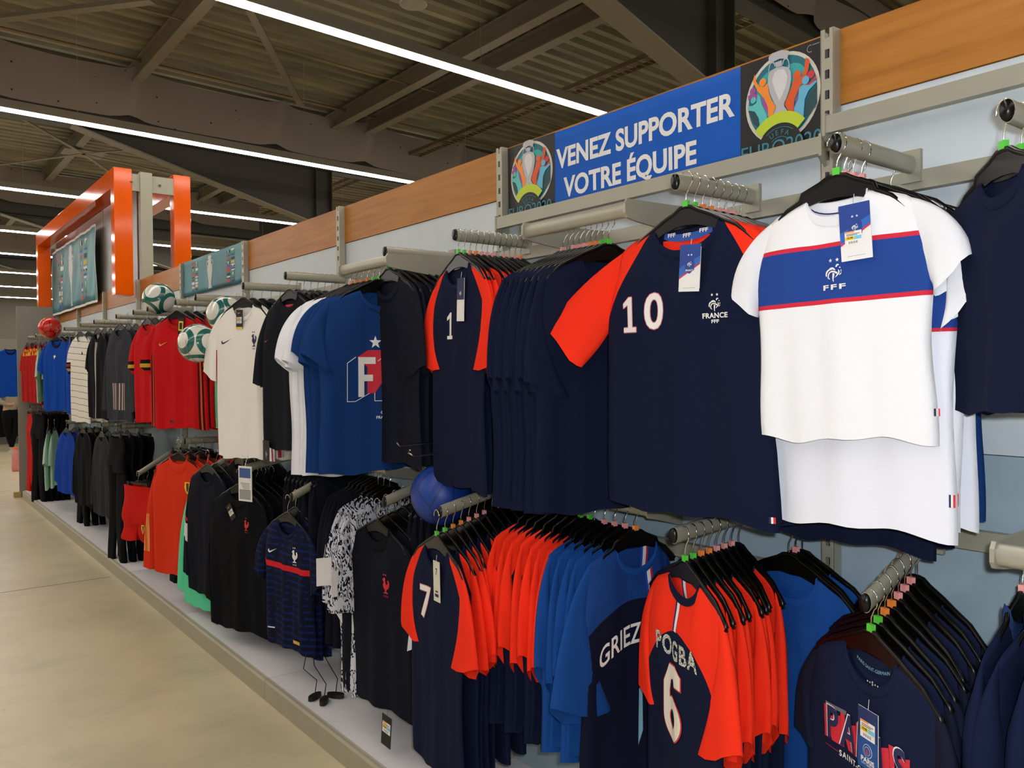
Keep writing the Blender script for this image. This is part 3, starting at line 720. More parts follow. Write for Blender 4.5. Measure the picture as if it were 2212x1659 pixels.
style('griz', grz_m, bluec, bluec, 'kid', **dict(LOWS, kr=.46, L=.64, nw=.075, T=.02, C=(.30, -.40), D=(.10, -.44)))
style('grzb', bluec, bluec, bluec, 'kid', **dict(LOWS, L=.60, kr=.5))
style('pari', paris_m, cloth('paris_navy_sleeve', '141829'), paris_m, w=.19, hw=.205, L=.56, nw=.08, nd=.07, T=.02, fold=.008, arm=.19, C=(.245, -.235), D=(.16, -.27), Ts=.02)
style('clip', cloth('navy_pique', '121a36'), None, cloth('slate_collar', '22345c'), 'kid', kr=.45, w=.20, hw=.215, L=.60, nw=.08, nd=.05, T=.02, fold=.012, stand=.03, C=(.28, -.26), D=(.17, -.3))
style('home', home_m, home_s, cloth('navy_collar', '101a38'), T=.028, fold=.012, nf=3, C=(.31, -.26), D=(.23, -.32), L=.60, w=.20, hw=.22, nd=.07)
style('hom2', home_m, home_s, None, T=.016, fold=.010, C=(.27, -.30), D=(.18, -.34), L=.66, w=.20, hw=.22)
style('trai', train_m, train_s, cloth('dark_collar', '0d0e14'), T=.026, fold=.012, C=(.33, -.36), D=(.22, -.42), L=.68, stand=.02)
style('plak', cloth('plain_dark_jersey', '10121b'), None, None, 'kid', kr=.42, T=.014, fold=.008, C=(.175, -.34), D=(.08, -.38), L=.60, w=.145, hw=.155)
style('trac', train_m, train_s, None, 'kid', kr=.42, T=.014, fold=.008, C=(.25, -.36), D=(.13, -.42), L=.68, w=.19, hw=.20)
style('trab', train_m, train_s, None, T=.014, fold=.008, C=(.285, -.36), D=(.15, -.42), L=.68, w=.20, hw=.22)
style('blac', cloth('black_training_top', '0e0f14'), None, None, T=.024, fold=.012, C=(.29, -.60), D=(.22, -.62), L=.74, stand=.02)
style('blaw', train_m, train_s, None, T=.016, fold=.010, C=(.30, -.62), D=(.22, -.64), L=.72)
style('brus', brush_m, brush_m, brush_m, 'kid', kr=.46, w=.20, hw=.19, T=.016, fold=.012, C=(.29, -.42), D=(.12, -.46), L=.80, stand=.015)
style('jack', jack_m, jack_s, jack_m, T=.028, fold=.012, nf=2.6, C=(.345, -.70), D=(.245, -.715), L=.72, stand=.035, ch=.02)
style('jacb', jack_m, jack_m, jack_m, T=.018, fold=.010, C=(.30, -.68), D=(.22, -.69), L=.72, stand=.03)
style('dgre', cloth('dark_grey_track_top', '2a2c31'), None, None, T=.018, fold=.010, C=(.30, -.60), D=(.22, -.61), L=.68, stand=.02)
style('blkt', blackc, None, None, T=.018, fold=.010, C=(.30, -.58), D=(.22, -.6), L=.68, stand=.02)
style('pumj', cloth('bright_blue_jacket', '1340a0'), None, None, T=.02, fold=.014, C=(.33, -.50), D=(.23, -.53), L=.62, stand=.02)

def build_style(key, seed, sleeves=(1, -1), collar=True):
    cache = ST_[key + '#']; k2 = seed
    if k2 in cache: return cache[k2]
    b, sl, co, size, stand, ch, kw = ST_[key]
    S = Shirt(seed=seed * 13 + 5, **kw)
    d = dict(S=S, size=size, body=S.body().mesh('garment_body', b), sl=[S.sleeve_mb(q).mesh('garment_sleeve', sl) for q in (-1, 1)],
             col=S.collar_mb(ch, stand).mesh('garment_collar', co))
    cache[k2] = d; return d
def garment(key, pos, rz, label, cat='t-shirt', name='t_shirt', seed=0, group=None, collar=True, tip=0, sleeves=True):
    d = build_style(key, seed)
    o = link(name, d['body'], None, pos, (0, tip, rz)); tag(o, label, cat, group)
    if sleeves:
        for m in d['sl']: link('sleeve', m, o)
    if collar: link('collar', d['col'], o)
    return o, d['S']
def prt(o, S, art, mats, name='print', cell=.02):
    me = art.mesh(name, mats, lambda u, v, l: Vector((u, S.front_y(u, v) - .0012 - l, v)), cell)
    return link(name, me, o)
def hem_tab(o, S, u=.96, z=None, w=.007, h=.014):
    z = -S.L + .02 if z is None else z; x = S.wid(1) * u
    a = Art()
    for i, mi in enumerate((0, 1, 2)): a.rect(x - w + i*w*.67, z - h/2, x - w + (i+1)*w*.67, z + h/2, mi)
    return prt(o, S, a, flagtab, 'hem_label')
CL = ['green', 'green', 'orange', 'orange', 'pink', 'pink', 'pink', None, 'pink', None, 'pink', 'orange', 'pink', None]
RX = -pi / 2
def row(axis, x0, y0, dx, dy, z, n, keys, what, where, hw_what, yaw=0, rz=None, zs=0, cat='t-shirt', name='t_shirt', first=None, group=None, clips=True, collar=True, jit=1, hgroup=None, start=0, ofirst=0):
    """n garments with their hangers along an arm; returns [(object, Shirt)]"""
    if axis == 'X' and n > 1:
        cap = 1.872 - .27 * abs(sin(radians(yaw))); dx = min(dx, max(.014, (cap - x0) / (n - 1)))
    out = []; base = (RX if axis == 'X' else 0) + radians(yaw) if rz is None else rz
    r = random.Random(int(abs(x0 * 1000) + abs(y0 * 977)))
    for i in range(n):
        k = keys[min(i, len(keys)-1)]
        a = base + radians(r.uniform(-5, 5)) * jit * (i > 0)
        p = Vector((x0 + dx * i, y0 + dy * i, z + zs * i))
        lab = first if (i == 0 and first) else '%s %s %s' % (ORD[i + ofirst] if i + ofirst < 15 else 'last', what, where)
        d = build_style(k, 0 if i == 0 else 1 + (i % 3)); size = d['size']
        c = CL[(i + start) % len(CL)] if clips else None
        hanger(p, a, '%s black hanger of the %s' % (ORD[i + ofirst], hw_what), size, c, group=hgroup or ('hangers of the ' + hw_what))
        dz = -.10
        out.append(garment(k, p + Vector((0, 0, dz)), a, lab, cat, name, 0 if i == 0 else 1 + (i % 2), group, collar))
    return out

# ------------------------------------------------------------------ upper row, near end first
ZU = 2.02
arm_x(.60, 2.0, 'upper arm holding the small navy t-shirts at the right edge', x0=1.52, z0=2.0)
row('X', 1.53, .61, .05, -.01, 2.0, 5, ['navk'], 'small navy t-shirt from the aisle', 'on the arm at the right edge', 'small navy t-shirts', yaw=-36, group='small navy t-shirts at the right edge', first='small navy t-shirt nearest the aisle at the right edge, sleeve over the white ones')
arm_x(.925, ZU, 'upper arm holding the white t-shirts with blue band')
H8 = row('X', 1.55, .930, .03, 0, ZU, 1, ['kidw'], '', '', 'front white t-shirt', yaw=4, first='small white t-shirt with blue chest band and rooster crest, frontmost of its arm', group='white t-shirts with blue band')
H9 = row('X', 1.585, .935, .03, -.002, ZU, 3, ['bigw'], 'larger white t-shirt with blue band', 'behind the small white one', 'larger white t-shirts', yaw=2, group='white t-shirts with blue band', start=4, clips=True)
row('X', 1.715, 1.01, .035, -.01, ZU, 2, ['ragk'], 'navy t-shirt with orange-red sleeves', 'tucked behind the large white ones', 'navy shirts behind the white ones', start=6)
row('X', 1.80, .950, .025, 0, ZU, 1, ['longb'], '', '', 'royal blue long shirt', first='royal blue t-shirt hanging last behind the white ones, showing at their right')
arm_x(1.345, ZU, 'upper arm holding the number 10 t-shirt')
H10 = row('X', 1.553, 1.325, .034, .003, ZU, 8, ['ten', 'ragl'], 'navy t-shirt with orange-red sleeves from the aisle', 'on the arm of number 10', 'navy and red t-shirts with number 10', group='navy and red raglan t-shirts of the number 10 arm', first='adult navy t-shirt with orange-red raglan sleeves, blue swing tag and white number ten')
bar_y(1.54, 1.50, 1.92, 1.98, 'short upper bar parallel to the wall, carrying plain navy t-shirts')
row('Y', 1.63, 1.67, 0, .024, 1.98, 9, ['navt'], 'plain navy t-shirt', 'on the short upper bar, counted from the camera', 'plain navy t-shirts', yaw=-15, group='plain navy t-shirts on the short bar')
arm_x(2.30, ZU, 'upper arm holding red-sleeved navy t-shirts left of the plain navy ones')
R4 = row('X', 1.55, 2.30, .024, 0, ZU, 12, ['ragk'], 'navy t-shirt with orange-red sleeves', 'on the arm left of the plain navy ones', 'raglan shirts in the second bay', yaw=-8, group='navy and red raglan t-shirts, second arm', first='frontmost navy t-shirt with red sleeves and hanging paper tag, half turned')
arm_x(2.775, ZU, 'upper arm holding charcoal navy t-shirts')
row('X', 1.56, 2.79, .036, 0, ZU, 8, ['dark'], 'charcoal navy t-shirt', 'between the blue and the red-sleeved ones', 'charcoal navy t-shirts', group='charcoal navy t-shirts')
bar_y(1.54, 2.74, 3.14, 1.985, 'short upper bar carrying blue and white t-shirts')
B6 = row('Y', 1.56, 2.86, 0, .05, 1.985, 3, ['blut'], 'blue t-shirt from the camera', 'on the bar with the white ones', 'blue t-shirts', group='blue t-shirts on the short bar', first='blue t-shirt with large white and red letters and a star')
row('Y', 1.56, 3.01, 0, .05, 1.985, 3, ['whit'], 'plain white t-shirt', 'hanging behind the blue ones', 'plain white t-shirts', group='plain white t-shirts behind the blue ones', start=2)
arm_x(3.73, ZU, 'upper arm holding the black polo shirts')
P7 = row('X', 1.56, 3.74, .036, 0, ZU, 8, ['polo'], 'black polo shirt', 'between white jersey and white t-shirts', 'black polo shirts', yaw=6, cat='polo shirt', name='polo_shirt', group='black polo shirts', clips=False, first='frontmost black polo shirt with red inner collar')
arm_x(4.29, ZU, 'upper arm holding the white jersey with tick mark')
A8 = row('X', 1.54, 4.30, .05, 0, ZU, 6, ['away'], 'white football jersey', 'behind the one with black tag', 'white football jerseys', yaw=17, cat='jersey', name='football_jersey', group='white football jerseys', clips=False, first='white football jersey with dark tick mark, rooster crest and black tag')
arm_x(5.10, ZU, 'upper arm holding the mint goalkeeper jerseys')
row('X', 1.74, 4.95, .04, 0, ZU, 3, ['keep'], 'mint green long-sleeved jersey', 'left of the white jersey', 'mint jerseys', yaw=12, cat='jersey', name='football_jersey', group='mint goalkeeper jerseys', clips=False)
arm_x(5.52, ZU, 'upper arm holding the bright red jerseys')
B9 = row('X', 1.52, 5.42, .06, 0, ZU, 4, ['belg'], 'bright red jersey', 'behind the one with gold tick mark', 'bright red jerseys', yaw=24, cat='jersey', name='football_jersey', group='bright red jerseys', clips=False, first='bright red football jersey with gold tick mark and dark sleeve cuffs')
arm_x(6.20, ZU, 'upper arm holding the red and black striped jerseys, under the large ball')
row('X', 1.54, 6.22, .05, 0, ZU, 5, ['belg', 'belb'], 'red and black striped jersey', 'left of the bright red ones', 'red and black jerseys', yaw=6, cat='jersey', name='football_jersey', group='red and black jerseys', clips=False)
arm_x(6.60, ZU, 'empty upper arm right below the teal and white ball'); arm_x(7.15, ZU, 'upper arm holding the charcoal sweatshirts')
row('X', 1.54, 7.05, .06, 0, ZU, 5, ['swea'], 'charcoal long-sleeved sweatshirt with pink stripes', 'from the aisle on its arm', 'charcoal sweatshirts', yaw=8, cat='sweatshirt', name='sweatshirt', group='charcoal sweatshirts', clips=False)
arm_x(7.99, ZU, 'upper arm holding the white lined jerseys')
row('X', 1.54, 7.85, .05, 0, ZU, 4, ['thrs'], 'black jersey with white triple stripe', 'beside the white lined jersey', 'black triple striped jerseys', yaw=5, cat='jersey', name='football_jersey', group='black triple striped jerseys', clips=False)
G1 = row('X', 1.52, 8.50, .07, 0, ZU, 3, ['germ'], 'white jersey with thin black lines', 'beside the plain blue jersey', 'white lined jerseys', yaw=10, cat='jersey', name='football_jersey', group='white lined jerseys', clips=False)
arm_x(8.58, ZU, 'upper arm above the white jersey with thin black lines')
arm_x(9.407, ZU, 'upper arm holding the plain blue jerseys')
row('X', 1.54, 9.15, .08, 0, ZU, 2, ['puma'], 'bright blue jersey with dark cuffs', 'in shadow behind the plain blue jersey', 'dark cuffed blue jerseys', yaw=-8, cat='jersey', name='football_jersey', group='dark cuffed blue jerseys', clips=False)
U1 = row('X', 1.52, 9.75, .05, 0, ZU, 4, ['puma'], 'bright blue football jersey', 'behind the one with chest mark', 'bright blue jerseys', yaw=22, cat='jersey', name='football_jersey', group='bright blue jerseys', clips=False, first='bright blue football jersey with navy collar, frontmost of its arm')
row('X', 1.56, 10.35, .05, 0, ZU, 3, ['blkt'], 'dark long-sleeved top', 'between blue and pale mint garments', 'dark tops', yaw=5, cat='top', name='training_sweater', group='dark tops in the upper row', clips=False)
arm_x(10.62, ZU, 'upper arm holding the pale mint jerseys'); row('X', 1.50, 10.75, .06, 0, ZU - .05, 2, ['mint'], 'pale mint green jersey', 'in the upper row left of the dark tops', 'pale mint jerseys', yaw=-12, cat='jersey', name='football_jersey', group='pale mint jerseys upper row', clips=False)
arm_x(11.277, ZU, 'second upper arm from the end panel'); arm_x(11.9, ZU, 'upper arm next to the end panel')
row('X', 1.54, 11.25, .05, 0, ZU, 5, ['spai'], 'deep red jersey with yellow lettering', 'on the second arm from the end panel', 'red and yellow jerseys, second arm', yaw=4, cat='jersey', name='football_jersey', group='deep red jerseys, second arm from the end', clips=False)
row('X', 1.52, 11.80, .05, 0, ZU, 5, ['spai'], 'deep red jersey with yellow lettering', 'on the arm next to the end panel', 'red and yellow jerseys, last arm', yaw=6, cat='jersey', name='football_jersey', group='deep red jerseys beside the end panel', clips=False)

# ------------------------------------------------------------------ prints of the upper row
o, S = H10[0]
ONE = [(-.24,-.5),(.26,-.5),(.26,-.37),(.10,-.37),(.10,.5),(-.03,.5),(-.25,.33),(-.25,.20),(-.07,.29),(-.07,-.37),(-.24,-.37)]
a = Art(); a.text('0', -.081, -.213, .122, 0, .034, sx=.98)
for i in range(8): a.poly(ONE, 0, (-.160 + .0022 * cos(i*pi/4), -.213 + .0022 * sin(i*pi/4)), .088, -.1 * i)
prt(o, S, a, [P_pk], 'number_outline')
a = Art(); a.text('0', -.081, -.213, .122, 0, .016, sx=.98); a.poly(ONE, 0, (-.160, -.213), .088); me = a.mesh('number', [P_w], lambda u, v, l: Vector((u, S.front_y(u, v) - .0024, v)), .02); link('number', me, o)
a = Art(); crest_rooster(a, .106, -.205, .031, 0, True, 'FRANCE', .52); a.text('FFF', .106, -.243, .011, 0, .03, sx=1.4); prt(o, S, a, [P_w], 'crest')
hem_tab(o, S)
a = Art()
for (x, z) in ((-.05, -.024), (0, -.030), (.05, -.024)): a.text('FFF', x, z, .013, 0, .03, sx=1.4)
def back_in(S, dy=-.003): return lambda u, v, l: Vector((u, S.pt(u / S.w, .03, False).y + dy - l, v))
mb = Art(); 
for i in range(10):
    x0, x1 = -.075 + i*.015, -.06 + i*.015
    z0, z1 = -.033 * sqrt(max(0, 1 - (x0/.095)**2)), -.033 * sqrt(max(0, 1 - (x1/.095)**2)); mb.poly([(x0, z0 - .010), (x1, z1 - .010), (x1, z1 + .008), (x0, z0 + .008)], 0)
link('neck_tape', mb.mesh('neck_tape', [mat('tape_blue', '2450a0', .6)], back_in(S)), o)
link('neck_print', a.mesh('neck_print', [P_w], back_in(S, -.0045)), o)
lm = Art(); lm.poly([(-.08, -.035), (.08, -.035), (.078, -.06), (.04, -.11), (-.04, -.11), (-.078, -.06)], 0); link('inner_back', lm.mesh('inner_back', [redc], back_in(S, -.0015)), o)
lm = Art(); lm.text('S', .012, -.062, .018, 0, .03); link('size_print', lm.mesh('size_print', [P_w], back_in(S, -.006)), o)
art, mt = tag_france(); tag_obj(art, mt, .031, .048, o, .042, -.115, S.front_y, .06)
o, S = H8[0]; o.rotation_euler.y = -.028
a = Art(); crest_rooster(a, .005, -.163, .035, 0, True, 'FFF', .40); prt(o, S, a, [P_w], 'crest')
a = Art(); sx = .074
def narc(z, w, mi):
    A = []
    for i in range(13):
        x = -.062 + .124 * i / 12; A.append((x, z - .030 * sqrt(max(0, 1 - (x / .066) ** 2))))
    for i in range(12): a.poly([(A[i][0], A[i][1] - w), (A[i+1][0], A[i+1][1] - w), A[i+1], A[i]], mi)
narc(-.006, .003, 0); narc(-.014, .003, 1)
link('neck_tape', a.mesh('neck_tape', [P_n, P_pk], back_in(S)), o)
lm = Art(); lm.text('8A', -.004, -.056, .014, 0, .02); link('size_print', lm.mesh('size_print', [P_n], back_in(S, -.004)), o)
art, mt = tag_france(); sticker(art, -.004, -.012, .017, len(mt), 6); tag_obj(art, mt + ST, .031, .054, o, .054, -.088, S.front_y, -.03)
hem_tab(o, S, 1.0, -.44, .004, .014)
for o, S in H9[:2]: hem_tab(o, S, .97, -.60, .005, .024)
o, S = B6[0]
a = Art(); L_ = P_w
a.poly(star(.026, -.03, -.205), 0)
a.poly([(-.135, -.275), (-.085, -.275), (-.085, -.40), (-.115, -.40), (-.135, -.40)], 0)
a.parts.pop()
def Fsh(x, z, k): return [(x, z), (x, z - .14*k), (x + .024*k, z - .14*k), (x + .024*k, z - .085*k), (x + .058*k, z - .085*k), (x + .058*k, z - .062*k), (x + .024*k, z - .062*k), (x + .024*k, z - .024*k), (x + .068*k, z - .024*k), (x + .068*k, z)]
for x0 in (-.105, .01, .12):
    a.poly([(x0 - .003, -.262), (x0 + .045, -.235), (x0 + .11, -.235), (x0 + .11, -.345), (x0 + .07, -.40), (x0 + .04, -.40), (x0+.04, -.30)], 1, layer=0)
    a.poly(Fsh(x0, -.262, 1.08), 0, layer=1)
    for p, q in (((x0 - .01, -.262), (x0 - .045, -.285)), ((x0 - .045, -.285), (x0 - .045, -.43)), ((x0 - .045, -.43), (x0 - .012, -.43)), ((x0 - .012, -.43), (x0 + .05, -.40))):
        d = Vector((q[0]-p[0], q[1]-p[1])).normalized() * .0012; nx, ny = -d.y, d.x
        a.poly([(p[0]-nx, p[1]-ny), (q[0]-nx, q[1]-ny), (q[0]+nx, q[1]+ny), (p[0]+nx, p[1]+ny)], 0)
crest_rooster(a, 0, -.475, .024, 0, True, 'FRANCE', .6); a.text('XL', .0, -.078, .02, 0, .02); crest_rooster(a, .0, -.11, .016, 0, True, None)
prt(o, S, a, [P_w, P_r], 'chest_print')
o, S = A8[0]
a = Art(); a.poly(TICK, 0, (-.105, -.19), .075); crest_cock(a, .115, -.19, .062, 0); prt(o, S, a, [P_n], 'crest')
def black_tag(o, S, x, z, rot=0, yellow=False, k=1.0):
    a = Art(); a.rect(-.024*k, -.045*k, .024*k, .045*k, 0); a.poly(TICK, 1, (0, .03*k), .022*k, layer=1)
    if yellow: a.rect(-.024*k, -.045*k, .024*k, -.036*k, 4, layer=1)
    sticker(a, 0, -.004*k, .019*k, 2, 2)
    return tag_obj(a, [P_k, P_w] + [P_w, P_o, P_y, P_c, P_k], .024*k, .045*k, o, x, z, S.front_y, rot, edge=P_k)
black_tag(o, S, -.005, -.075, .04, True, 1.1)
o, S = P7[0]
a = Art(); a.poly([(-.05, -.02), (.055, -.02), (.05, -.034), (-.04, -.036)], 0); link('inner_collar', a.mesh('inner_collar', [P_r], lambda u, v, l: Vector((u, S.front_y(0, -.05) + .012, v - .012))), o)
a = Art(); a.poly(TICK, 0, (-.19, -.20), .04); crest_cock(a, .12, -.20, .055, 0); prt(o, S, a, [P_r], 'crest')
for i, (dx, dz) in enumerate(((-.2, -.74), (-.02, -.78), (.12, -.765))):
    b = P7[min(i*2, 7)][0]; a = Art(); a.rect(-.032, -.055, .032, .055, 0); crest_cock(a, 0, -.015, .03, 1); tag_obj(a, [P_k, P_w], .032, .055, b, dx, dz, lambda x, z: -.02, 0, edge=P_k)
o, S = B9[0]
a = Art(); a.poly(TICK, 0, (-.10, -.17), .07); a.rect(-.05, -.665, .0, -.65, 1); prt(o, S, a, [P_gold, P_k], 'crest')
a = Art(); a.rect(-.026, -.05, .026, .05, 0); a.rect(-.02, -.03, .02, .03, 1, layer=1); a.rect(-.012, -.02, .012, .02, 0, layer=2); tag_obj(a, [P_k, P_y], .026, .05, o, .06, -.06, S.front_y, .1, edge=P_k)
o, S = U1[0]
a = Art(); a.poly([(-.04, -.16), (-.02, -.17), (0, -.155), (.03, -.175), (.012, -.18), (.0, -.20), (-.015, -.182)], 0); prt(o, S, a, [P_w], 'crest')
o, S = G1[0]
a = Art(); a.poly([(.07, -.18), (.09, -.145), (.11, -.18)], 0); prt(o, S, a, [P_k], 'crest')
o, S = R4[0]
a = Art(); a.poly(ONE, 0, (-.045, -.20), .09); prt(o, S, a, [P_w], 'number')
a = Art(); a.rect(-.026, -.07, .026, .07, 0); a.rect(-.026, .0, .026, .07, 1, layer=1); crest_rooster(a, 0, .02, .016, 0, False, None); a.parts = a.parts[:2] + [(p, f, m_, 2) for p, f, m_, l in a.parts[2:]]
tag_obj(a, [P_w, P_n], .026, .07, o, .06, -.12, S.front_y, .05)

# ------------------------------------------------------------------ lower row
ZL = 1.16
bar_y(1.58, .50, .64, 1.235, 'short lower bar with two chrome hooks at the right edge')
C0 = row('Y', 1.73, .52, 0, .045, 1.20, 4, ['clip'], 'navy knit shirt with slate collar', 'at the lower right corner, from the camera', 'navy knit shirts in the corner', group='navy knit shirts at the lower right corner', cat='polo shirt', name='polo_shirt', start=9)
arm_x(.875, 1.20, 'lower arm sloping down towards the aisle, loaded with chrome hooks', x0=1.56, z0=1.10)
PR = row('X', 1.575, .872, .034, 0, 1.102, 8, ['pari'], 'navy t-shirt with red and white print', 'on the sloping lower arm, from the aisle', 'printed navy t-shirts on the sloping arm', yaw=-24, zs=.0115, first='navy t-shirt with big red and white city lettering and hanging price tag', group='printed navy t-shirts on the sloping arm')
arm_x(1.357, 1.185, 'lower arm holding the number 6 t-shirt', z0=1.163)
PG = row('X', 1.555, 1.335, .03, 0, 1.163, 8, ['pogb', 'pogr'], 'red and navy t-shirt from the aisle', 'on the arm of number 6', 'red and navy t-shirts with number 6', yaw=-22, zs=.002, first='navy t-shirt with orange-red shoulders and large white number 6', group='red and navy t-shirts of the number 6 arm')
row('X', 1.77, 1.19, .028, 0, 1.175, 3, ['bluk'], 'mid blue t-shirt', 'last on the number 6 arm, against the wall', 'mid blue t-shirts by the wall', yaw=-8, start=7, group='mid blue t-shirts by the wall')
bar_y(1.72, 1.60, 2.14, 1.175, 'short lower bar carrying blue and orange-red t-shirts')
GZ = row('Y', 1.70, 1.64, 0, .042, 1.175, 5, ['griz', 'grzb'], 'mid blue t-shirt', 'from the camera on the lower bar', 'mid blue t-shirts on the lower bar', yaw=-6, first='blue and navy t-shirt with white name lettering, first on the lower bar', group='blue t-shirts on the lower bar', start=3)
row('Y', 1.72, 1.85, 0, .042, 1.175, 7, ['redk'], 'orange-red sleeved t-shirt', 'behind the blue ones on the lower bar', 'red-sleeved t-shirts on the lower bar', group='red-sleeved t-shirts on the lower bar')
arm_x(2.30, 1.185, 'lower arm holding the number 7 t-shirts', x0=1.47, z0=1.105)
S7 = row('X', 1.455, 2.30, .032, 0, 1.09, 12, ['ragk'], 'navy t-shirt with orange-red sleeves', 'behind number 7', 'red-sleeved t-shirts with number 7', yaw=-8, zs=.008, first='lower row navy t-shirt with orange-red sleeves and a white seven', group='navy and red t-shirts of the number 7 arm')
arm_x(2.80, 1.165, 'lower arm holding the navy training shirts with red crest', z0=1.07)
T5 = row('X', 1.55, 2.88, .04, 0, 1.05, 6, ['trai', 'trab'], 'navy training shirt', 'behind the one with red rooster crest', 'navy training shirts', yaw=4, zs=.012, cat='training shirt', name='training_shirt', clips=False, first='navy training shirt with red rooster crest and white sleeve block', group='navy training shirts')
bar_y(1.68, 3.02, 3.42, 1.16, 'lower bar carrying the brush-patterned shirts')
row('Y', 1.70, 3.05, 0, .05, 1.145, 3, ['brus'], 'white shirt with dark brush pattern', 'beside the navy training shirt', 'brush-patterned shirts', cat='shirt', name='patterned_shirt', clips=False, group='white shirts with brush pattern')
row('Y', 1.745, 3.20, 0, .04, 1.16, 5, ['trac'], 'navy training shirt with white sleeve block', 'behind the brush-patterned ones', 'navy shirts with white sleeve blocks', cat='training shirt', name='training_shirt', clips=False, group='navy shirts with white sleeve blocks')
arm_x(3.69, 1.12, 'lower arm holding the navy striped jersey with red bar', z0=.985)
HM = row('X', 1.555, 3.78, .04, 0, .96, 6, ['home', 'hom2'], 'navy and blue striped jersey', 'behind the one with red chest bar', 'striped jerseys', yaw=7, zs=.02, cat='jersey', name='football_jersey', clips=False, first='navy striped football jersey with red chest bar and white crest', group='navy striped jerseys')
arm_x(4.30, 1.12, 'lower arm holding the black training tops', z0=1.065)
BT = row('X', 1.54, 4.40, .045, 0, 1.03, 5, ['blac'], 'black long-sleeved training top', 'behind the one with small red crest', 'black training tops', yaw=16, cat='training top', name='training_sweater', clips=False, first='black long-sleeved training top with small red crest and price tag', group='black training tops')
row('X', 1.52, 4.86, .05, 0, 1.10, 4, ['blaw'], 'navy long-sleeved top with white sleeve block', 'left of the black training top', 'navy tops with white block', yaw=8, cat='training top', name='training_sweater', clips=False, group='navy long-sleeved tops with white block')
arm_x(5.064, 1.12, 'lower arm between the orange jackets and the navy tops', z0=.955)
row('X', 1.55, 5.02, .06, 0, .96, 2, ['keep'], 'mint green jersey', 'below the navy tops in the lower row', 'lower mint jerseys', yaw=10, cat='jersey', name='football_jersey', clips=False, group='lower mint green jerseys')
JK = row('X', 1.50, 5.36, .07, 0, 1.13, 5, ['jack', 'jacb'], 'orange-red track jacket', 'behind the one with yellow sleeve stripes', 'orange-red track jackets', yaw=22, cat='jacket', name='track_jacket', clips=False, first='orange-red track jacket with badge and yellow sleeve stripes', group='orange-red track jackets')
arm_x(5.36, 1.14, 'lower arm holding the orange-red track jackets')

def badge(o, S, x, z, k, mats=(P_y, P_k, P_r)):
    a = Art(); a.poly([(-.5, .9), (.5, .9), (.55, 0), (.3, -.7), (0, -1), (-.3, -.7), (-.55, 0)], 0, (x, z), k)
    a.poly([(-.12, .7), (.35, .7), (.36, 0), (0, -.7), (-.12, -.4)], 1, (x, z), k, 1); a.poly([(.16, .6), (.34, .6), (.34, 0), (.18, -.2)], 2, (x, z), k, 2)
    return prt(o, S, a, list(mats), 'badge')
o, S = JK[0]; badge(o, S, .11, -.17, .04)
o, S = HM[0]
a = Art(); a.poly(TICK, 0, (-.10, -.155), .07); crest_cock(a, .10, -.155, .058, 0); prt(o, S, a, [P_w], 'crest')
a = Art(); a.rect(-.145, -.535, -.105, -.529, 0); a.rect(.09, -.56, .15, -.545, 1); prt(o, S, a, [P_w, P_gold], 'hem_marks')
o, S = T5[0]
a = Art(); crest_cock(a, .09, -.20, .06, 0); prt(o, S, a, [P_r], 'crest')
o, S = BT[0]
a = Art(); crest_cock(a, .09, -.17, .055, 0); a.poly([(-.07, -.03), (-.02, -.062), (.055, -.04), (.05, -.052), (-.02, -.078), (-.08, -.045)], 0); prt(o, S, a, [P_r], 'crest')
black_tag(o, S, -.045, -.11, -.6)
def side_tag(lst, i, dx, dz, k=1.0):
    b, S_ = lst[i]; a = Art(); a.rect(-.032*k, -.06*k, .032*k, .06*k, 0); sticker(a, 0, .012*k, .027*k, 1, 1)
    return tag_obj(a, [P_k] + ST, .032*k, .06*k, b, dx, dz, lambda x, z: -.028, .1, edge=P_k)
side_tag(T5, 0, .10, -.75); side_tag(T5, 2, .20, -.79); side_tag(BT, 1, -.27, -.70)
o, S = S7[0]
a = Art(); a.text('7', -.07, -.20, .15, 0, .03); prt(o, S, a, [P_pk], 'number_outline')
a = Art(); a.text('7', -.07, -.20, .15, 0, .012); link('number', a.mesh('number', [P_w], lambda u, v, l: Vector((u, S.front_y(u, v) - .0026, v)), .02), o)
a = Art(); a.rect(-.024, -.065, .024, .065, 0); a.text('7', 0, .03, .03, 1, .02, layer=1); a.rect(-.014, -.05, .014, -.04, 1, layer=1); a.rect(-.01, -.035, .01, -.03, 1, layer=1); tag_obj(a, [mat('card_cream', 'd8d4c0', .5), P_k], .024, .065, o, .045, -.10, S.front_y, -.03)
o, S = PG[0]
a = Art()
def six(mi, k, ly):  # tall rounded 6
    cx, cz = -.022, -.318
    a.arc(cx, cz - .035, .022 - k, .050 + k, 0, 360, mi, ly, 36, 1.05)
    a.poly([(cx - .050 - k, cz - .035), (cx - .047 - k, cz + .045), (cx - .02, cz + .095 + k), (cx + .022, cz + .100 + k), (cx + .048 + k, cz + .082), (cx + .048 + k, cz + .05 - k), (cx + .018 - k, cz + .05 - k), (cx + .01, cz + .068 - k), (cx - .008, cz + .06), (cx - .02 + k, cz + .03), (cx - .022 + k, cz - .035)], mi, layer=ly)
six(0, .0035, 0); six(1, 0, 1); crest_rooster(a, -.022, -.378, .009, 2, True, None); a.parts = [(p, f, m_, 2 if m_ == 2 else l) for p, f, m_, l in a.parts]
prt(o, S, a, [P_r, mat('number_cream', 'e4dfcc', .55), P_k], 'number')
vor = mat('white_cracked_print', 'dcdccb', .6, feats=[(lambda N: (lambda v: (setattr(v, 'feature', 'DISTANCE_TO_EDGE'), v.inputs['Scale'].__setattr__('default_value', 150), N.L.new(N.tc.outputs['Object'], v.inputs['Vector']), N.lt(v.outputs['Distance'], .07))[-1])(N.t.nodes.new('ShaderNodeTexVoronoi')), '20243a')])
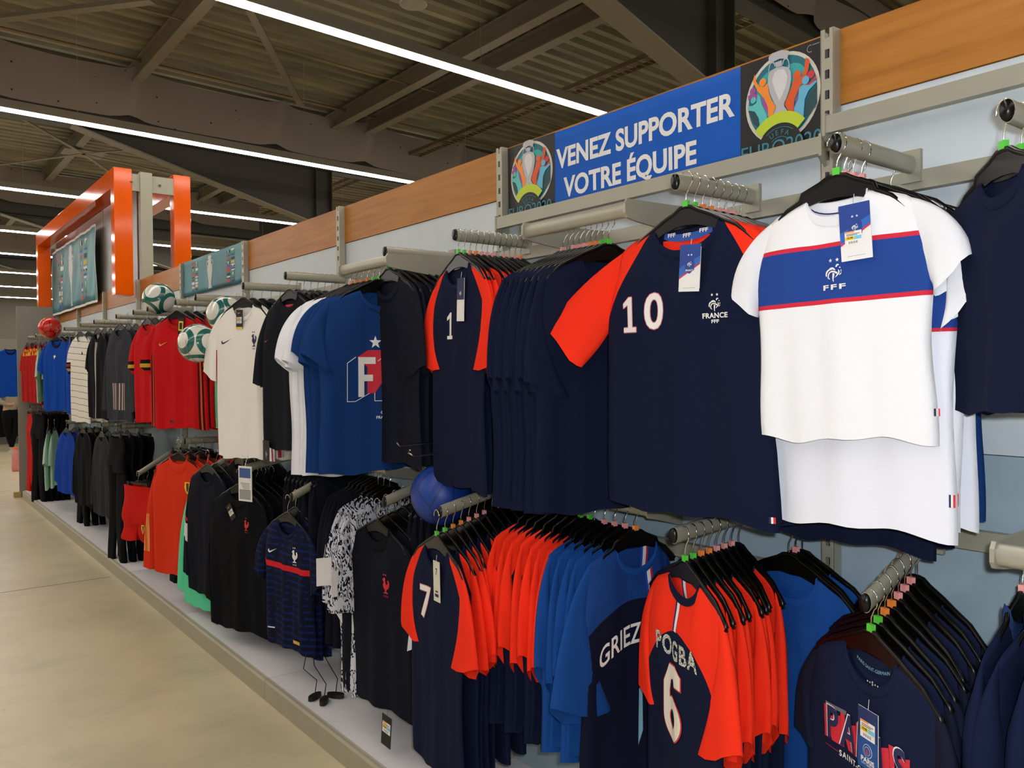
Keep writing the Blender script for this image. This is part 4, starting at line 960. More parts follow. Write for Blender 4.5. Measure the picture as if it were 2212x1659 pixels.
a = Art(); a.text('POGBA', -.008, -.182, .064, 0, .03, sx=.92, spacing=1.12); prt(o, S, a, [vor], 'name_print')
o, S = GZ[0]
a = Art(); a.text('GRIEZMANN', .005, -.245, .078, 0, .014, sx=.8, fn=lambda u, v: (u * .85, v - u * u * 1.9)); prt(o, S, a, [P_w], 'name_print')
a = Art(); a.poly([(-.01, -.40), (.0, -.40), (.0, -.52), (-.014, -.56)], 0); prt(o, S, a, [P_lb], 'number_edge')
o, S = PR[0]
a = Art(); bx = -.118
for i, ch in enumerate('PARIS'):
    cx = -.098 + i * .051
    if ch != 'I': a.poly([(cx - .026, -.152), (cx - .014, -.152), (cx - .014, -.221), (cx - .026, -.221)], 1)
    a.poly([(cx - .003, -.17), (cx + .024, -.160), (cx + .025, -.221), (cx + .0, -.221), (cx - .012, -.20)], 1)
    a.text(ch, cx - .0015, -.187, .096, 0, .030, layer=1, sx=.74); a.text(ch, cx + .0015, -.188, .096, 2, .024, layer=2, sx=.74)
for i in range(28): a.rect(bx + i*.0022, -.152, bx + i*.0022 + .001, -.144, 3); a.rect(-bx - .06 + i*.0022, -.232, -bx - .06 + i*.0022 + .001, -.224, 3)
a.text('SAINT-GERMAIN', .0, -.238, .017, 0, .02, spacing=1.25); a.rect(-.125, -.2375, -.078, -.2365, 1); a.rect(.078, -.2375, .125, -.2365, 1)
a.disc(0, -.262, .0125, 3); a.disc(0, -.262, .0115, 2, 1); a.disc(0, -.262, .009, 3, 2); a.disc(0, -.262, .0082, 2, 3); a.poly([(-.003, -.268), (0, -.256), (.003, -.268)], 1, layer=4)
prt(o, S, a, [P_w, P_r, P_n, P_g], 'chest_print', cell=.03)
a = Art(); a.text('PARIS SAINT-GERMAIN', 0, -.040, .010, 0, .0, fn=lambda u, v: (u, v + 4 * u * u)); a.text('• • ※ • •'.replace('※', 'S'), 0, -.068, .012, 1, .02); link('neck_print', a.mesh('neck_print', [P_lb, P_w], back_in(S)), o)
a = Art(); w, h = .030, .060
a.rect(-w, -h, w, h, 0); a.rect(-w, -h, w, .002, 1, layer=1); sticker(a, .0, .018, .022, 2, 2)
a.disc(0, -.022, .0135, 2, 2); a.disc(0, -.022, .0125, 1, 3); a.disc(0, -.022, .0085, 2, 4); a.disc(0, -.022, .0078, 1, 5); a.poly([(-.004, -.027), (0, -.016), (.004, -.027)], 7, layer=6)
a.text('PARIS', 0, -.042, .0135, 2, .03, layer=3, sx=1.2); a.text('SAINT-GERMAIN', 0, -.050, .005, 2, .0, layer=3)
tag_obj(a, [mat('tag_dark_blue', '173466', .4), mat('tag_royal', '1a4f92', .4)] + ST + [P_r], w, h, o, .03, -.165, S.front_y, .0)

# ------------------------------------------------------------------ trousers and shorts
def pants_mesh(L=.98, w=.17, m=None, leg=.085, flare=0):
    mb = MB(); n = 16
    def tube(c0, c1, r0, r1, z0, z1, k=8, ph=0):
        st = len(mb.v)
        for j in range(k + 1):
            t = j / k; z = z0 + (z1 - z0) * t; r = r0 + (r1 - r0) * t + .004 * sin(9 * t + ph); c = c0 + (c1 - c0) * t
            for q in range(n): a_ = 2*pi*q/n; mb.v.append((c + r * cos(a_), (.022 + .006 * sin(3 * a_ + 4*t + ph)) * sin(a_) + .008 * sin(6*t + ph), z + (.006 * cos(2*a_) if j == k else 0)))
        for j in range(k):
            for q in range(n): mb.f.append([st + j*n+q, st + j*n+(q+1) % n, st + (j+1)*n+(q+1) % n, st + (j+1)*n+q]); mb.m.append(0); mb.sm.append(True)
    tube(0, 0, w, w * 1.12, 0, -.27, 6)
    for s_ in (-1, 1): tube(s_ * w * .54, s_ * w * .62, w * .56, leg * .8 + flare, -.22, -L, 12, s_)
    return recalc(mb.mesh('trousers', m))
def clip_hanger(pos, rz, label, w=.15):
    o = tag(link('clothes_hanger', None, None, pos, rz), label, 'hanger'); mb = MB(); mb.box((-w, -.004, -.075), (w, .004, -.06)); part('bar', mb, blk, o)
    link('hook', HANG['adult'][1], o)
    for s_ in (-1, 1):
        mb = MB(); mb.prism([(s_*w*.8 - .012, -.06), (s_*w*.8 + .012, -.06), (s_*w*.8 + .018, -.11), (s_*w*.8 - .018, -.11)], 'y', -.009, .009); part('clip', mb, blk_m, o)
    return o
def prow(m, L, n, x0, y0, dx, z, what, group, yaw=0, w=.17, leg=.085, name='trousers', cat='trousers', flare=0):
    me = pants_mesh(L, w, m, leg, flare); out = []; dx = min(dx, (1.86 - .22 * abs(sin(radians(yaw))) - x0) / max(1, n - 1))
    for i in range(n):
        rz = RX + radians(yaw + rnd.uniform(-3, 3)); p = Vector((x0 + dx * i, y0, z))
        clip_hanger(p, rz, '%s clip hanger of the %s' % (ORD[i], group))
        out.append(tag(link(name, me, None, p + Vector((0, 0, -.085)), rz), '%s %s, counted from the aisle' % (ORD[i], what), cat, group))
    return out
pblack = cloth('black_track_fabric', '0c0d11'); pred = cloth('red_track_fabric', 'c81e14')
SH = prow(pred, .40, 4, 1.50, 6.38, .06, .84, 'red shorts beside the orange jackets', 'red shorts', 18, .19, .12, 'shorts', 'shorts')
arm_x(6.38, 1.05, 'lower arm holding the red shorts', z0=.84, x0=1.50)
K1 = prow(pblack, 1.02, 4, 1.50, 7.05, .07, 1.15, 'black trousers left of the red shorts', 'black trousers near the red shorts', 5, .18, .08)
arm_x(7.05, 1.15, 'lower arm holding the black trousers near the red shorts')
row('X', 1.54, 7.75, .05, 0, 1.13, 5, ['dgre'], 'dark grey track top', 'left of the black trousers', 'dark grey track tops', yaw=4, cat='track top', name='tracksuit_jacket', clips=False, group='dark grey track tops')
arm_x(7.75, 1.13, 'lower arm holding the dark grey track tops')
row('X', 1.54, 8.55, .06, 0, 1.12, 4, ['blkt'], 'black track top', 'between dark grey tops and blue jackets', 'black track tops', yaw=6, cat='track top', name='tracksuit_jacket', clips=False, group='black track tops')
prow(pblack, .98, 3, 1.60, 8.95, .07, 1.10, 'black trousers behind the blue jackets', 'black trousers behind the blue jackets', 5, .18, .08)
row('X', 1.53, 9.35, .07, 0, 1.08, 3, ['pumj'], 'bright blue jacket', 'in the lower row', 'bright blue jackets', yaw=8, cat='jacket', name='jacket', clips=False, group='bright blue jackets')
arm_x(9.35, 1.08, 'lower arm holding the bright blue jackets')
row('X', 1.50, 10.25, .06, 0, 1.05, 2, ['mint'], 'pale mint green jersey', 'in the lower row by the black trousers', 'lower pale mint jerseys', yaw=-14, cat='jersey', name='football_jersey', clips=False, group='lower pale mint jerseys')
prow(pblack, 1.02, 5, 1.50, 10.95, .06, 1.18, 'black trousers near the end panel', 'black trousers near the end panel', 14, .19, .09)
arm_x(10.95, 1.18, 'lower arm holding the black trousers near the end panel')
prow(pred, .98, 3, 1.54, 11.85, .06, 1.16, 'red trousers against the end panel', 'red trousers against the end panel', 2, .16, .085)
arm_x(11.85, 1.16, 'lower arm holding the red trousers by the end panel')
a = Art(); a.parts = []
for i, q in enumerate(SH[:1]):
    a = Art(); a.poly([(-.5, .9), (.5, .9), (.55, 0), (0, -1), (-.55, 0)], 0, (.11, -.30), .035); a.poly([(-.12, .7), (.35, .7), (.3, 0), (0, -.7)], 1, (.11, -.30), .035, 1)
    link('badge', a.mesh('badge', [P_y, P_k], lambda u, v, l: Vector((u, -.034 - l, v))), q)
prow(pblack, .95, 4, 1.66, 5.95, .06, 1.10, 'black trousers behind the orange jackets', 'black trousers behind the orange jackets', 0, .18, .08)
row('X', 1.62, 4.62, .06, 0, 1.16, 4, ['blkt'], 'plain black top', 'deep behind the black training tops', 'plain black tops', cat='top', name='training_sweater', clips=False, group='plain black tops behind the training tops')
bar_y(1.755, 3.56, 3.98, 1.19, 'lower bar close to the wall, loaded with plain dark tops')
row('Y', 1.755, 3.60, 0, .05, 1.19, 8, ['plak'], 'plain dark top', 'deep behind the striped jersey', 'plain dark tops by the wall', cat='top', name='training_sweater', clips=False, group='plain dark tops by the wall')
row('Y', 1.755, 2.50, 0, .05, 1.17, 6, ['plak'], 'plain dark t-shirt', 'deep behind the number 7 arm', 'dark t-shirts by the wall', group='dark t-shirts by the wall')
# security leashes ending in black pads on the platform
pm = mat('black_foam_pad', '111113', .5)
for i, (px, py) in enumerate(((680, 1503), (700, 1512), (725, 1500))):
    c = onZ(px, py, .115); o = tag(link('security_pad', None, None, c), '%s black oval pad on a thin cord, lying on the platform' % ('left', 'middle', 'right')[i], 'security tag', 'security pads on cords')
    mb = MB(); mb.v = []; a_ = (.5, .9, -.9)[i]; n = 18
    pts = []
    for k in range(n):
        t = 2*pi*k/n; x = .042 * cos(t); yy = .018 * sin(t); x = math.copysign(min(abs(x), .04) ** 1, x); pts.append((x * cos(a_) - yy * sin(a_), x * sin(a_) + yy * cos(a_)))
    mb.prism(pts, 'z', -.012, .006); part('pad', mb, pm, o)
    e = Vector((1.60 + .02 * i, 3.62 + .07 * i, .38)) - c
    mb = MB(); mb.tube([(0, 0, .004), (.02, .02, .06), tuple(e * .55 + Vector((.04 * (i - 1), .02, -.05))), tuple(e)], .0022, 6); part('cord', mb, blk_m, o)
# peg hooks
for i, (px, py, qx, qy) in enumerate(((863, 963, 952, 975), (893, 985, 952, 998))):
    p = onX(px, py, 1.45); q = Vector((1.86, p.y, p.z + .01)); o = tag(link('peg_hook', None, None, q), ['upper chrome peg hook below the charcoal t-shirts', 'lower chrome peg hook with looped tip'][i], 'hook', 'chrome peg hooks')
    mb = MB(); d = p - q; pts = [(0, 0, 0), tuple(d)]
    if i: pts += [tuple(d + Vector((-.02, 0, .012))), tuple(d + Vector((-.012, 0, .022)))]
    else: pts += [tuple(d + Vector((-.01, 0, .012)))]
    mb.tube(pts, .0035, 8); part('wire', mb, chrome, o); mb = MB(); mb.box((0, -.015, -.03), (.006, .015, .02)); part('plate', mb, chrome, o)
# printed card above the black training top, white cards on the navy shirts
a = Art(); a.rect(-.05, -.09, .05, .09, 0); a.rect(-.042, .03, .042, .08, 1, 1); a.rect(-.042, -.08, .042, -.03, 2, 1)
for i in range(5): a.rect(-.035 + i*.006, .0 - i*.008, .035, .004 - i*.008, 2, 1)
c = onX(530, 1045, 1.50); o = tag(link('price_card', None, None, c, RX + .35), 'small printed price card on a hook above the black training top', 'card')
mb = MB(); mb.box((-.05, -.001, -.09), (.05, .001, .09)); part('card', mb, P_w, o); link('printed_face', a.mesh('printed_face', [P_w, mat('card_blue', '3c5a94', .5), P_g], lambda u, v, l: Vector((u, -.001 - l, v))), o)
mb = MB(); mb.tube([(0, 0, .088), (.0, .01, .12), (0, .02, .14)], .002, 6); part('hook', mb, chrome, o)
for i, (px, py, w, h) in enumerate(((700, 1235, .03, .055), (722, 1262, .014, .05))):
    c = onX(px, py, 1.40); o = tag(link('paper_label', None, None, c, -.25 + .4*i), ['blank white paper label between the striped jersey and the brush pattern', 'narrow curled paper label beside the brush-patterned sleeve'][i], 'label')
    mb = MB(); mb.box((-w, -.001, -h), (w, .001, h)); mb.tube([(0, 0, h), (.01, .01, h + .05)], .001, 4); part('card', mb, P_w, o)

# ------------------------------------------------------------------ balls
def ball_mat(nm, base, band, shift=0):
    def f(N):
        n = N.m('MAXIMUM', N.m('MAXIMUM', N.ab(N.x), N.ab(N.y)), N.ab(N.z)); nn = N.mul(n, 1 / .11)
        w = N.noise(7, 1); nn = N.add(nn, N.mul(N.sub(w, .5), .10)); return N.rng(nn, .70, .86)
    return mat(nm, base, .22, feats=[(f, band)], spec=.6, coat=.3)
def seams(N):
    v = N.t.nodes.new('ShaderNodeTexVoronoi'); v.feature = 'DISTANCE_TO_EDGE'; v.inputs['Scale'].default_value = 9
    N.L.new(N.tc.outputs['Object'], v.inputs['Vector']); return N.lt(v.outputs['Distance'], .03)
bw = ball_mat('ball_white_teal', 'e2e0d6', '1c6a62'); br_ = mat('ball_orange_red', 'd82a12', .25, feats=[(lambda N: N.mul(seams(N), N.gt(N.noise(5, 1), .5)), '300c08')], coat=.3); bb = mat('ball_blue', '123a90', .45, feats=[(seams, '0d2a68')])
def ball(px, py, X, r, m, label, rot, extra=None):
    c = onX(px, py, X); bm = bmesh.new(); bmesh.ops.create_uvsphere(bm, u_segments=36, v_segments=22, radius=r)
    for f in bm.faces: f.smooth = True
    me = bpy.data.meshes.new('football'); bm.to_mesh(me); bm.free(); me.materials.append(m)
    o = link('football', me, None, c, rot); return tag(o, label, 'ball', 'footballs along the wall unit'), c
ball(343, 645, 1.62, .11, bw, 'white and teal football resting on the upper arms near the orange frame', (.5, .5, .9))
b2, c2 = ball(427, 741, 1.42, .105, bw, 'white and teal football in front of the bright red jersey', (.1, .1, 1.95))
ball(487, 680, 1.66, .11, bw, 'white and teal football mostly hidden behind the white jersey', (.9, .2, .4))
ball(108, 708, 1.54, .115, br_, 'orange-red football on the arm near the end panel', (0, 0, 0))
ball(953, 1068, 1.62, .11, bb, 'blue football wedged below the dark t-shirts', (.3, .2, 0))
lt = Art(); lt.text('MATCH', 0, 0, .02, 0, .01)
# net strings of the hanging ball
mb = MB()
for k in range(5):
    a_ = k * pi / 5; pts = []
    for i in range(9):
        t = i / 8 * pi * .5 + pi * .0; rr = .108
        pts.append((rr * cos(-t) * cos(a_) * (1 if k % 2 else -1), rr * cos(-t) * sin(a_), -rr * sin(t)))
    mb.tube(pts, .0015, 4)
mb.tube([(-.108, 0, 0), (-.11, 0, -.03), (-.09, .02, .0)], .003, 5)
o = part('carry_net', mb, mat('net_cord', 'b8b09a', .8), None); o.parent = b2; o.rotation_euler = (0, 0, 0)

# ------------------------------------------------------------------ banners
def sheet(name, label, X, y0, y1, z0, z1, art, mats, ripple=.004, thick=.0015, cat='banner'):
    """thin sheet against the wall unit, art in metres with u to the right (towards -Y) and v up"""
    o = tag(link(name, None, None, (X, y1, z0)), label, cat); w = y1 - y0; h = z1 - z0
    fy = lambda u, v: -ripple * (sin(u * 9 + v * 5) + .6 * sin(u * 21 - v * 9)) - ripple * 1.8
    mb = MB(); nx, nz = max(6, int(w / .03)), 8
    for lift in (0, thick):
        for i in range(nx + 1):
            for j in range(nz + 1): u, v = w*i/nx, h*j/nz; mb.v.append((fy(u, v) + lift, -u, v))
    K = (nx + 1) * (nz + 1)
    for i in range(nx):
        for j in range(nz):
            q = i*(nz+1)+j; mb.f += [[q, q+nz+1, q+nz+2, q+1], [K+q, K+q+1, K+q+nz+2, K+q+nz+1]]; mb.m += [0, 0]; mb.sm += [True, True]
    for i in range(nx): q = i*(nz+1); mb.f += [[q, K+q, K+q+nz+1, q+nz+1], [q+nz, q+2*nz+1, K+q+2*nz+1, K+q+nz]]; mb.m += [0, 0]; mb.sm += [False, False]
    part('sheet', mb, mats[0], o)
    for nm, ar, ms in art:
        link(nm, ar.mesh(nm, ms, lambda u, v, l: Vector((fy(u, v) - l, -u, v)), .05, .0006), o)
    return o
# emblem artwork, coordinates read off the panel and squared up
def EU(cx, cy):
    u = (cx - 40) / 1050; yt = 385 - 365 * u; yb = 1610 - 255 * u; return (.012 + u * .243, .268 * (1 - (cy - yt) / (yb - yt)))
def emblem(u0, W_=.255):
    a = Art(); k = W_ / .255
    def P(pts, mi, ly): a.poly([(u0 + EU(x, y)[0] * k, EU(x, y)[1]) for x, y in pts], mi, layer=ly)
    def E(x, y, r, mi, ly, ry=None): c = EU(x, y); a.disc(u0 + c[0] * k, c[1], r * k, mi, ly, 24, ry or r)
    cc = EU(545, 735); a.rect(u0, 0, u0 + W_, .268, 0); cx, cz = u0 + .131 * k, .148
    a.disc(cx, cz, .112 * k, 1, 1, 40, .116); a.disc(cx, cz, .103 * k, 2, 2, 40, .107)
    a.disc(cx - .03*k, cz + .02, .05 * k, 3, 3, 30, .06); a.disc(cx + .03*k, cz + .03, .045 * k, 3, 3, 30, .05)
    P([(105, 955), (180, 950), (240, 1010), (260, 1170), (180, 1110)], 4, 4); P([(840, 1010), (850, 860), (900, 740), (1000, 620), (1000, 850), (920, 980)], 4, 4)
    P([(280, 770), (360, 850), (380, 1000), (300, 880)], 9, 4); P([(770, 680), (760, 780), (720, 900), (740, 750)], 9, 4)
    E(172, 712, .0095, 9, 5); P([(108, 770), (150, 740), (215, 745), (225, 700), (235, 740), (215, 830), (150, 800), (108, 830)], 9, 5)
    E(182, 820, .0085, 8, 7); P([(105, 895), (170, 890), (220, 850), (240, 740), (270, 770), (290, 860), (340, 960), (372, 1050), (270, 1165), (250, 1040), (200, 960), (105, 945)], 8, 6)
    E(312, 598, .0105, 6, 9); P([(178, 590), (205, 505), (225, 590), (270, 650), (330, 650), (375, 605), (390, 720), (430, 820), (480, 890), (430, 1015), (385, 1055), (375, 900), (330, 790), (240, 700)], 6, 8)
    E(925, 490, .010, 10, 5); P([(810, 615), (900, 600), (960, 545), (990, 500), (992, 545), (930, 610), (870, 640)], 10, 5)
    E(757, 500, .0115, 7, 9); P([(700, 570), (760, 560), (820, 510), (850, 410), (862, 290), (905, 300), (915, 330), (895, 450), (850, 560), (790, 640), (720, 790), (710, 965), (650, 950), (590, 860), (640, 740), (690, 640)], 7, 8)
    E(865, 565, .0105, 11, 9); P([(780, 650), (830, 620), (910, 625), (995, 560), (1000, 590), (900, 690), (850, 800), (835, 1010), (715, 970), (715, 900), (770, 790)], 11, 7)
    # cup
    P([(395, 315), (400, 280), (450, 235), (560, 195), (655, 200), (655, 225), (640, 290), (600, 300), (540, 300), (480, 330), (430, 352)], 5, 10)
    P([(478, 350), (565, 320), (570, 390), (490, 410)], 5, 10)
    for (x, y, s_) in ((440, 410, 1), (615, 360, -1)):
        c = EU(x, y); a.arc(u0 + c[0] * k, c[1], .0072, .0098, 0, 180, 5, 10, 12, 1.5)
        a.rect(u0 + c[0]*k - s_*.0098 - .0012, c[1] - .014, u0 + c[0]*k - s_*.0098 + .0012, c[1], 5, 10)
    P([(385, 620), (388, 520), (420, 455), (490, 415), (580, 395), (650, 408), (682, 460), (685, 560), (660, 680), (620, 790), (590, 850), (595, 890), (650, 960), (580, 1000), (440, 1015), (480, 930), (490, 890), (460, 840), (410, 730)], 5, 11)
    P([(470, 480), (520, 440), (600, 430), (640, 520), (620, 640), (570, 760), (530, 820), (480, 700), (440, 580)], 12, 12)
    E(525, 485, .0052, 1, 13); E(525, 485, .0038, 12, 14)
    # green arc, writing
    ax, az = u0 + .128 * k, -.030 + .026
    a.arc(u0 + .128*k, .012, .070, .099, 40, 140, 13, 15, 20)
    a.arc(u0 + .128*k, .006, .0645, .066, 52, 128, 14, 15, 16); a.arc(u0 + .128*k, .010, .036, .0375, 48, 132, 14, 15, 14)
    a.disc(u0 + .128*k, .012, .0695*k, 0, 14, 40, .0695)
    for i, ch in enumerate('UEFA'):
        th = radians(118 - i * 18.5); a.text(ch, u0 + .128*k + .050 * cos(th), .008 + .050 * sin(th), .019, 14, .0, 16, rot=th - pi/2)
    a.text('TM', u0 + .232*k, .095, .012, 15, 0, 15)
    a.text('EURO2020', u0 + .130*k, .020, .052, 14, .0, 16, sx=1.02)
    # clip the lettering at the lower edge of the sheet
    a.parts = [(([(min(u0 + W_ - .001, max(u0 + .001, p[0])), max(p[1], .0015)) for p in pts]), f, m_, l) for pts, f, m_, l in a.parts]
    return a
EM = [mat('emblem_black', '0c0b0d', .5), mat('emblem_ring', 'cfcabb', .5), mat('emblem_teal', '156a78', .5), mat('emblem_turquoise', '35a2a4', .5), mat('emblem_deep_teal', '14454c', .5), mat('emblem_silver', 'b4b4b8', .5),
      mat('emblem_orange', 'f28a22', .5), mat('emblem_dark_orange', 'dd5218', .5), mat('emblem_aqua', '58c0bc', .5), mat('emblem_purple', 'a04a98', .5), mat('emblem_red', 'd03038', .5), mat('emblem_light_blue', '62b2d2', .5),
      mat('emblem_pale_silver', 'd2d2d4', .5), mat('emblem_lime', 'bccf2a', .5), mat('emblem_dull_teal', '2c7c8c', .5), mat('emblem_dim', '3a4a4c', .5)]
# main blue banner
y0, y1, z0, z1 = 1.163, 2.462, 2.125, 2.392
w = y1 - y0
bl = mat('banner_blue', '1459b8', .6, spec=.2)
tx = Art(); tx.text('VENEZ SUPPORTER', .650, .168, .092, 0, .032, sx=.935, layer=1); tx.text('VOTRE ÉQUIPE', .605, .064, .092, 0, .032, sx=.935, layer=1)
gr_ = Art(); gr_.arc(w - .035, .245, .008, .0095, 60, 300, 0, 18, 10); gr_.rect(w - .028, .2515, w - .008, .253, 0, 18)
sheet('support_banner', 'long blue banner with white lettering between two round cup emblems', 1.890, y0, y1, z0, z1,
      [('lettering', tx, [mat('banner_letter_white', 'e4e4e0', .55)]), ('left_emblem', emblem(0.0, .268), EM), ('right_emblem', emblem(w - .255), EM), ('scribble', gr_, [P_g])], [bl], .0022)
# teal flag banners
FL = ['c83030', 'e0e0dc', '2c4a90', 'd8b030', '1c1c1c', '2f8a50', 'b83038', 'e8e6e0']
flm = [mat('flag_col_%s' % 'abcdefgh'[i], c, .6) for i, c in enumerate(FL)]
def teal_art(w, h, reps, kk=2.4, fx=(.2, .27, .73, .81), fw=.06):
    a = Art(); f = Art(); r = random.Random(3)
    for c in reps:
        prof = [(0, 1), (.03, 1), (.045, .93), (.03, .88), (.05, .80), (.03, .76), (.055, .70), (.07, .60), (.06, .48), (.045, .32), (.03, .18), (.035, .14), (.025, .11), (.04, .06), (.03, .04), (.05, 0)]
        k = h * kk; pts = [(c + x * k, h * .06 + z * h * .88) for x, z in prof]; pts += [(2*c - x, z) for x, z in reversed(pts)]; a.poly(pts, 0, layer=1)
        for s_ in (-1, 1): a.arc(c + s_ * .055 * k, h * .74, .02 * k, .028 * k, 0, 360, 0, 1, 12, .8)
        for cx in [q_ * w for q_ in fx]:
            for j in range(9):
                z = h * (.08 + .095 * j + r.uniform(-.01, .01)); q = r.randrange(8); q2 = r.randrange(8); s_ = .034 * h; W2 = fw
                f.rect(cx - W2, z, cx + W2, z + s_ * 1.9, q, 1)
                if r.random() < .8: f.rect(cx - W2, z, cx + W2, z + s_ * .9, q2, 2)
                if r.random() < .3: f.rect(cx - W2 * .25, z, cx + W2 * .25, z + s_ * 1.9, 1, 3)
    for i in range(2):
        x = .02 if i == 0 else w - .05
        f.poly([(x, 0), (x + .03, 0), (x + .02, h*.25), (x + .045, h*.5), (x + .01, h*.8), (x + .03, h), (x + .02, h), (x, h*.8), (x + .03, h*.5), (x + .01, h*.25)], 8, layer=1)
        f.poly([(x + .01, h*.1), (x + .03, h*.15), (x + .02, h*.22)], 3, layer=2); f.poly([(x + .01, h*.3), (x + .03, h*.36), (x + .01, h*.42)], 5, layer=2)
    return a, f
def teal_col(N): return N.ramp(N.noise(1.4, 3), [(.35, '245a64'), (.5, '2f7884'), (.65, '3a8c94')])
tealm = mat('poster_teal', colfn=teal_col, rough=.5)
a, f = teal_art(1.37, .262, [.69], 3.6, (.22, .28, .78, .84), .03)
sheet('flag_banner', 'teal banner with silver cup and rows of small flags on the beech band', 1.888, 5.22, 6.60, 2.145, 2.405, [('printed_cup', a, [mat('cup_print_silver', 'c2c4be', .5)]), ('printed_flags', f, flm + [mat('ribbon_aqua', '6fb8ae', .6)])], [tealm], .002)
a, f = teal_art(2.62, .80, [1.29], 2.0); bd = Art()
for q in ((0, 0, 2.66, .025), (0, .785, 2.66, .81), (0, 0, .02, .81), (2.64, 0, 2.66, .81)): bd.rect(*q, 0, 2)
sheet('flag_poster', 'large teal poster with silver cup and flags inside the orange frame', 1.86, 9.45, 12.11, 2.31, 3.12, [('printed_cup', a, [_mats['cup_print_silver']]), ('printed_flags', f, flm + [_mats['ribbon_aqua']]), ('white_border', bd, [P_w])], [tealm], .006, cat='poster')

# ------------------------------------------------------------------ orange header frame
def hdr(x, label):
    o = tag(link('orange_sign_portal', None, None, (x, 7.9, 2.26)), label, 'frame', 'orange header frames')
    D = 4.4; HT = 1.12
    for nm, a_, b_ in (('near_post', (0, 0, 0), (.15, .13, HT)), ('far_post', (0, D - .13, .0), (.15, D, HT)), ('top_beam', (0, .13, HT - .17), (.15, D - .13, HT)), ('bottom_beam', (.1, .13, .02), (.15, D - .13, .12))):
        mb = MB(); mb.box(a_, b_)
        if nm == 'bottom_beam' : continue
        q = part(nm, mb, orange, o); bv = q.modifiers.new('b', 'BEVEL'); bv.width = .003; bv.segments = 2
    return o
px1 = onY(252, 500, 7.82).x
hdr(px1, 'glossy orange box frame on the aisle side above the wall unit')
hdr(2.20, 'glossy orange box frame behind the wall unit, parallel to the front one')
pale = mat('pale_grey_post', 'a9a795', .5)
for k, yy in enumerate((7.92, 12.2)):
    o = tag(link('sign_post', None, None, (1.96, yy, 2.26)), ['pale grey post between the two orange frames, near end', 'pale grey post between the two orange frames, far end'][k], 'post')
    mb = MB(); mb.box((-.05, -.04, -.4), (.05, .04, 1.10)); part('post', mb, pale, o)
    mb = MB(); mb.box((px1 + .15 - 1.96, -.015, .93), (-.05, .005, 1.08)); part('bracket', mb, pale, o); mb = MB(); mb.box((.05, -.015, .93), (2.20 - 1.96, .005, 1.08)); part('bracket', mb, pale, o)
    for xx in (-.12, .12):
        mb = MB(); mb.lathe([(.001, 0), (.012, 0), (.012, .01), (.001, .01)], 8, 0, (xx, -.022, 1.0)); part('bolt', mb, steel, o)
o = tag(link('header_board', None, None, (1.92, 8.0, 2.4)), 'dark grey panel inside the orange frames, carrying the teal poster', 'panel')
for k in range(3):
    mb = MB(); mb.box((-.01, .02 + k * 1.38, .0), (.01, 1.39 + k * 1.38, .86)); part('panel', mb, mat('header_panel_grey', '6b675e', .35), o)

# ------------------------------------------------------------------ far end of the hall: person, racks, bottle
skin = mat('skin', 'b98d70', .6); tan = cloth('greige_top', '9c9080'); blkp = cloth('black_leggings', '0e0e12')
pc = Vector((2.10, 18.7, 0))
person = tag(link('person', None, None, pc, radians(28)), 'person with face mask in a greige top and black leggings, standing legs crossed, far left', 'person')
def skinmesh(name, joints, edges, m, parent, sub=2):
    me = bpy.data.meshes.new(name); me.from_pydata([j[:3] for j in joints], edges, []); me.materials.append(m)
    o = link(name, me, parent); s_ = o.modifiers.new('s', 'SKIN'); s_.use_smooth_shade = True
    for i, j in enumerate(joints): me.skin_vertices[0].data[i].radius = (j[3], j[4] if len(j) > 4 else j[3])
    me.skin_vertices[0].data[0].use_root = True
    ss = o.modifiers.new('u', 'SUBSURF'); ss.levels = sub; ss.render_levels = sub
    dg = bpy.context.evaluated_depsgraph_get(); m2 = bpy.data.meshes.new_from_object(o.evaluated_get(dg)); o.modifiers.clear(); o.data = m2
    if not m2.materials: m2.materials.append(m)
    m2.polygons.foreach_set('use_smooth', [True] * len(m2.polygons)); return o
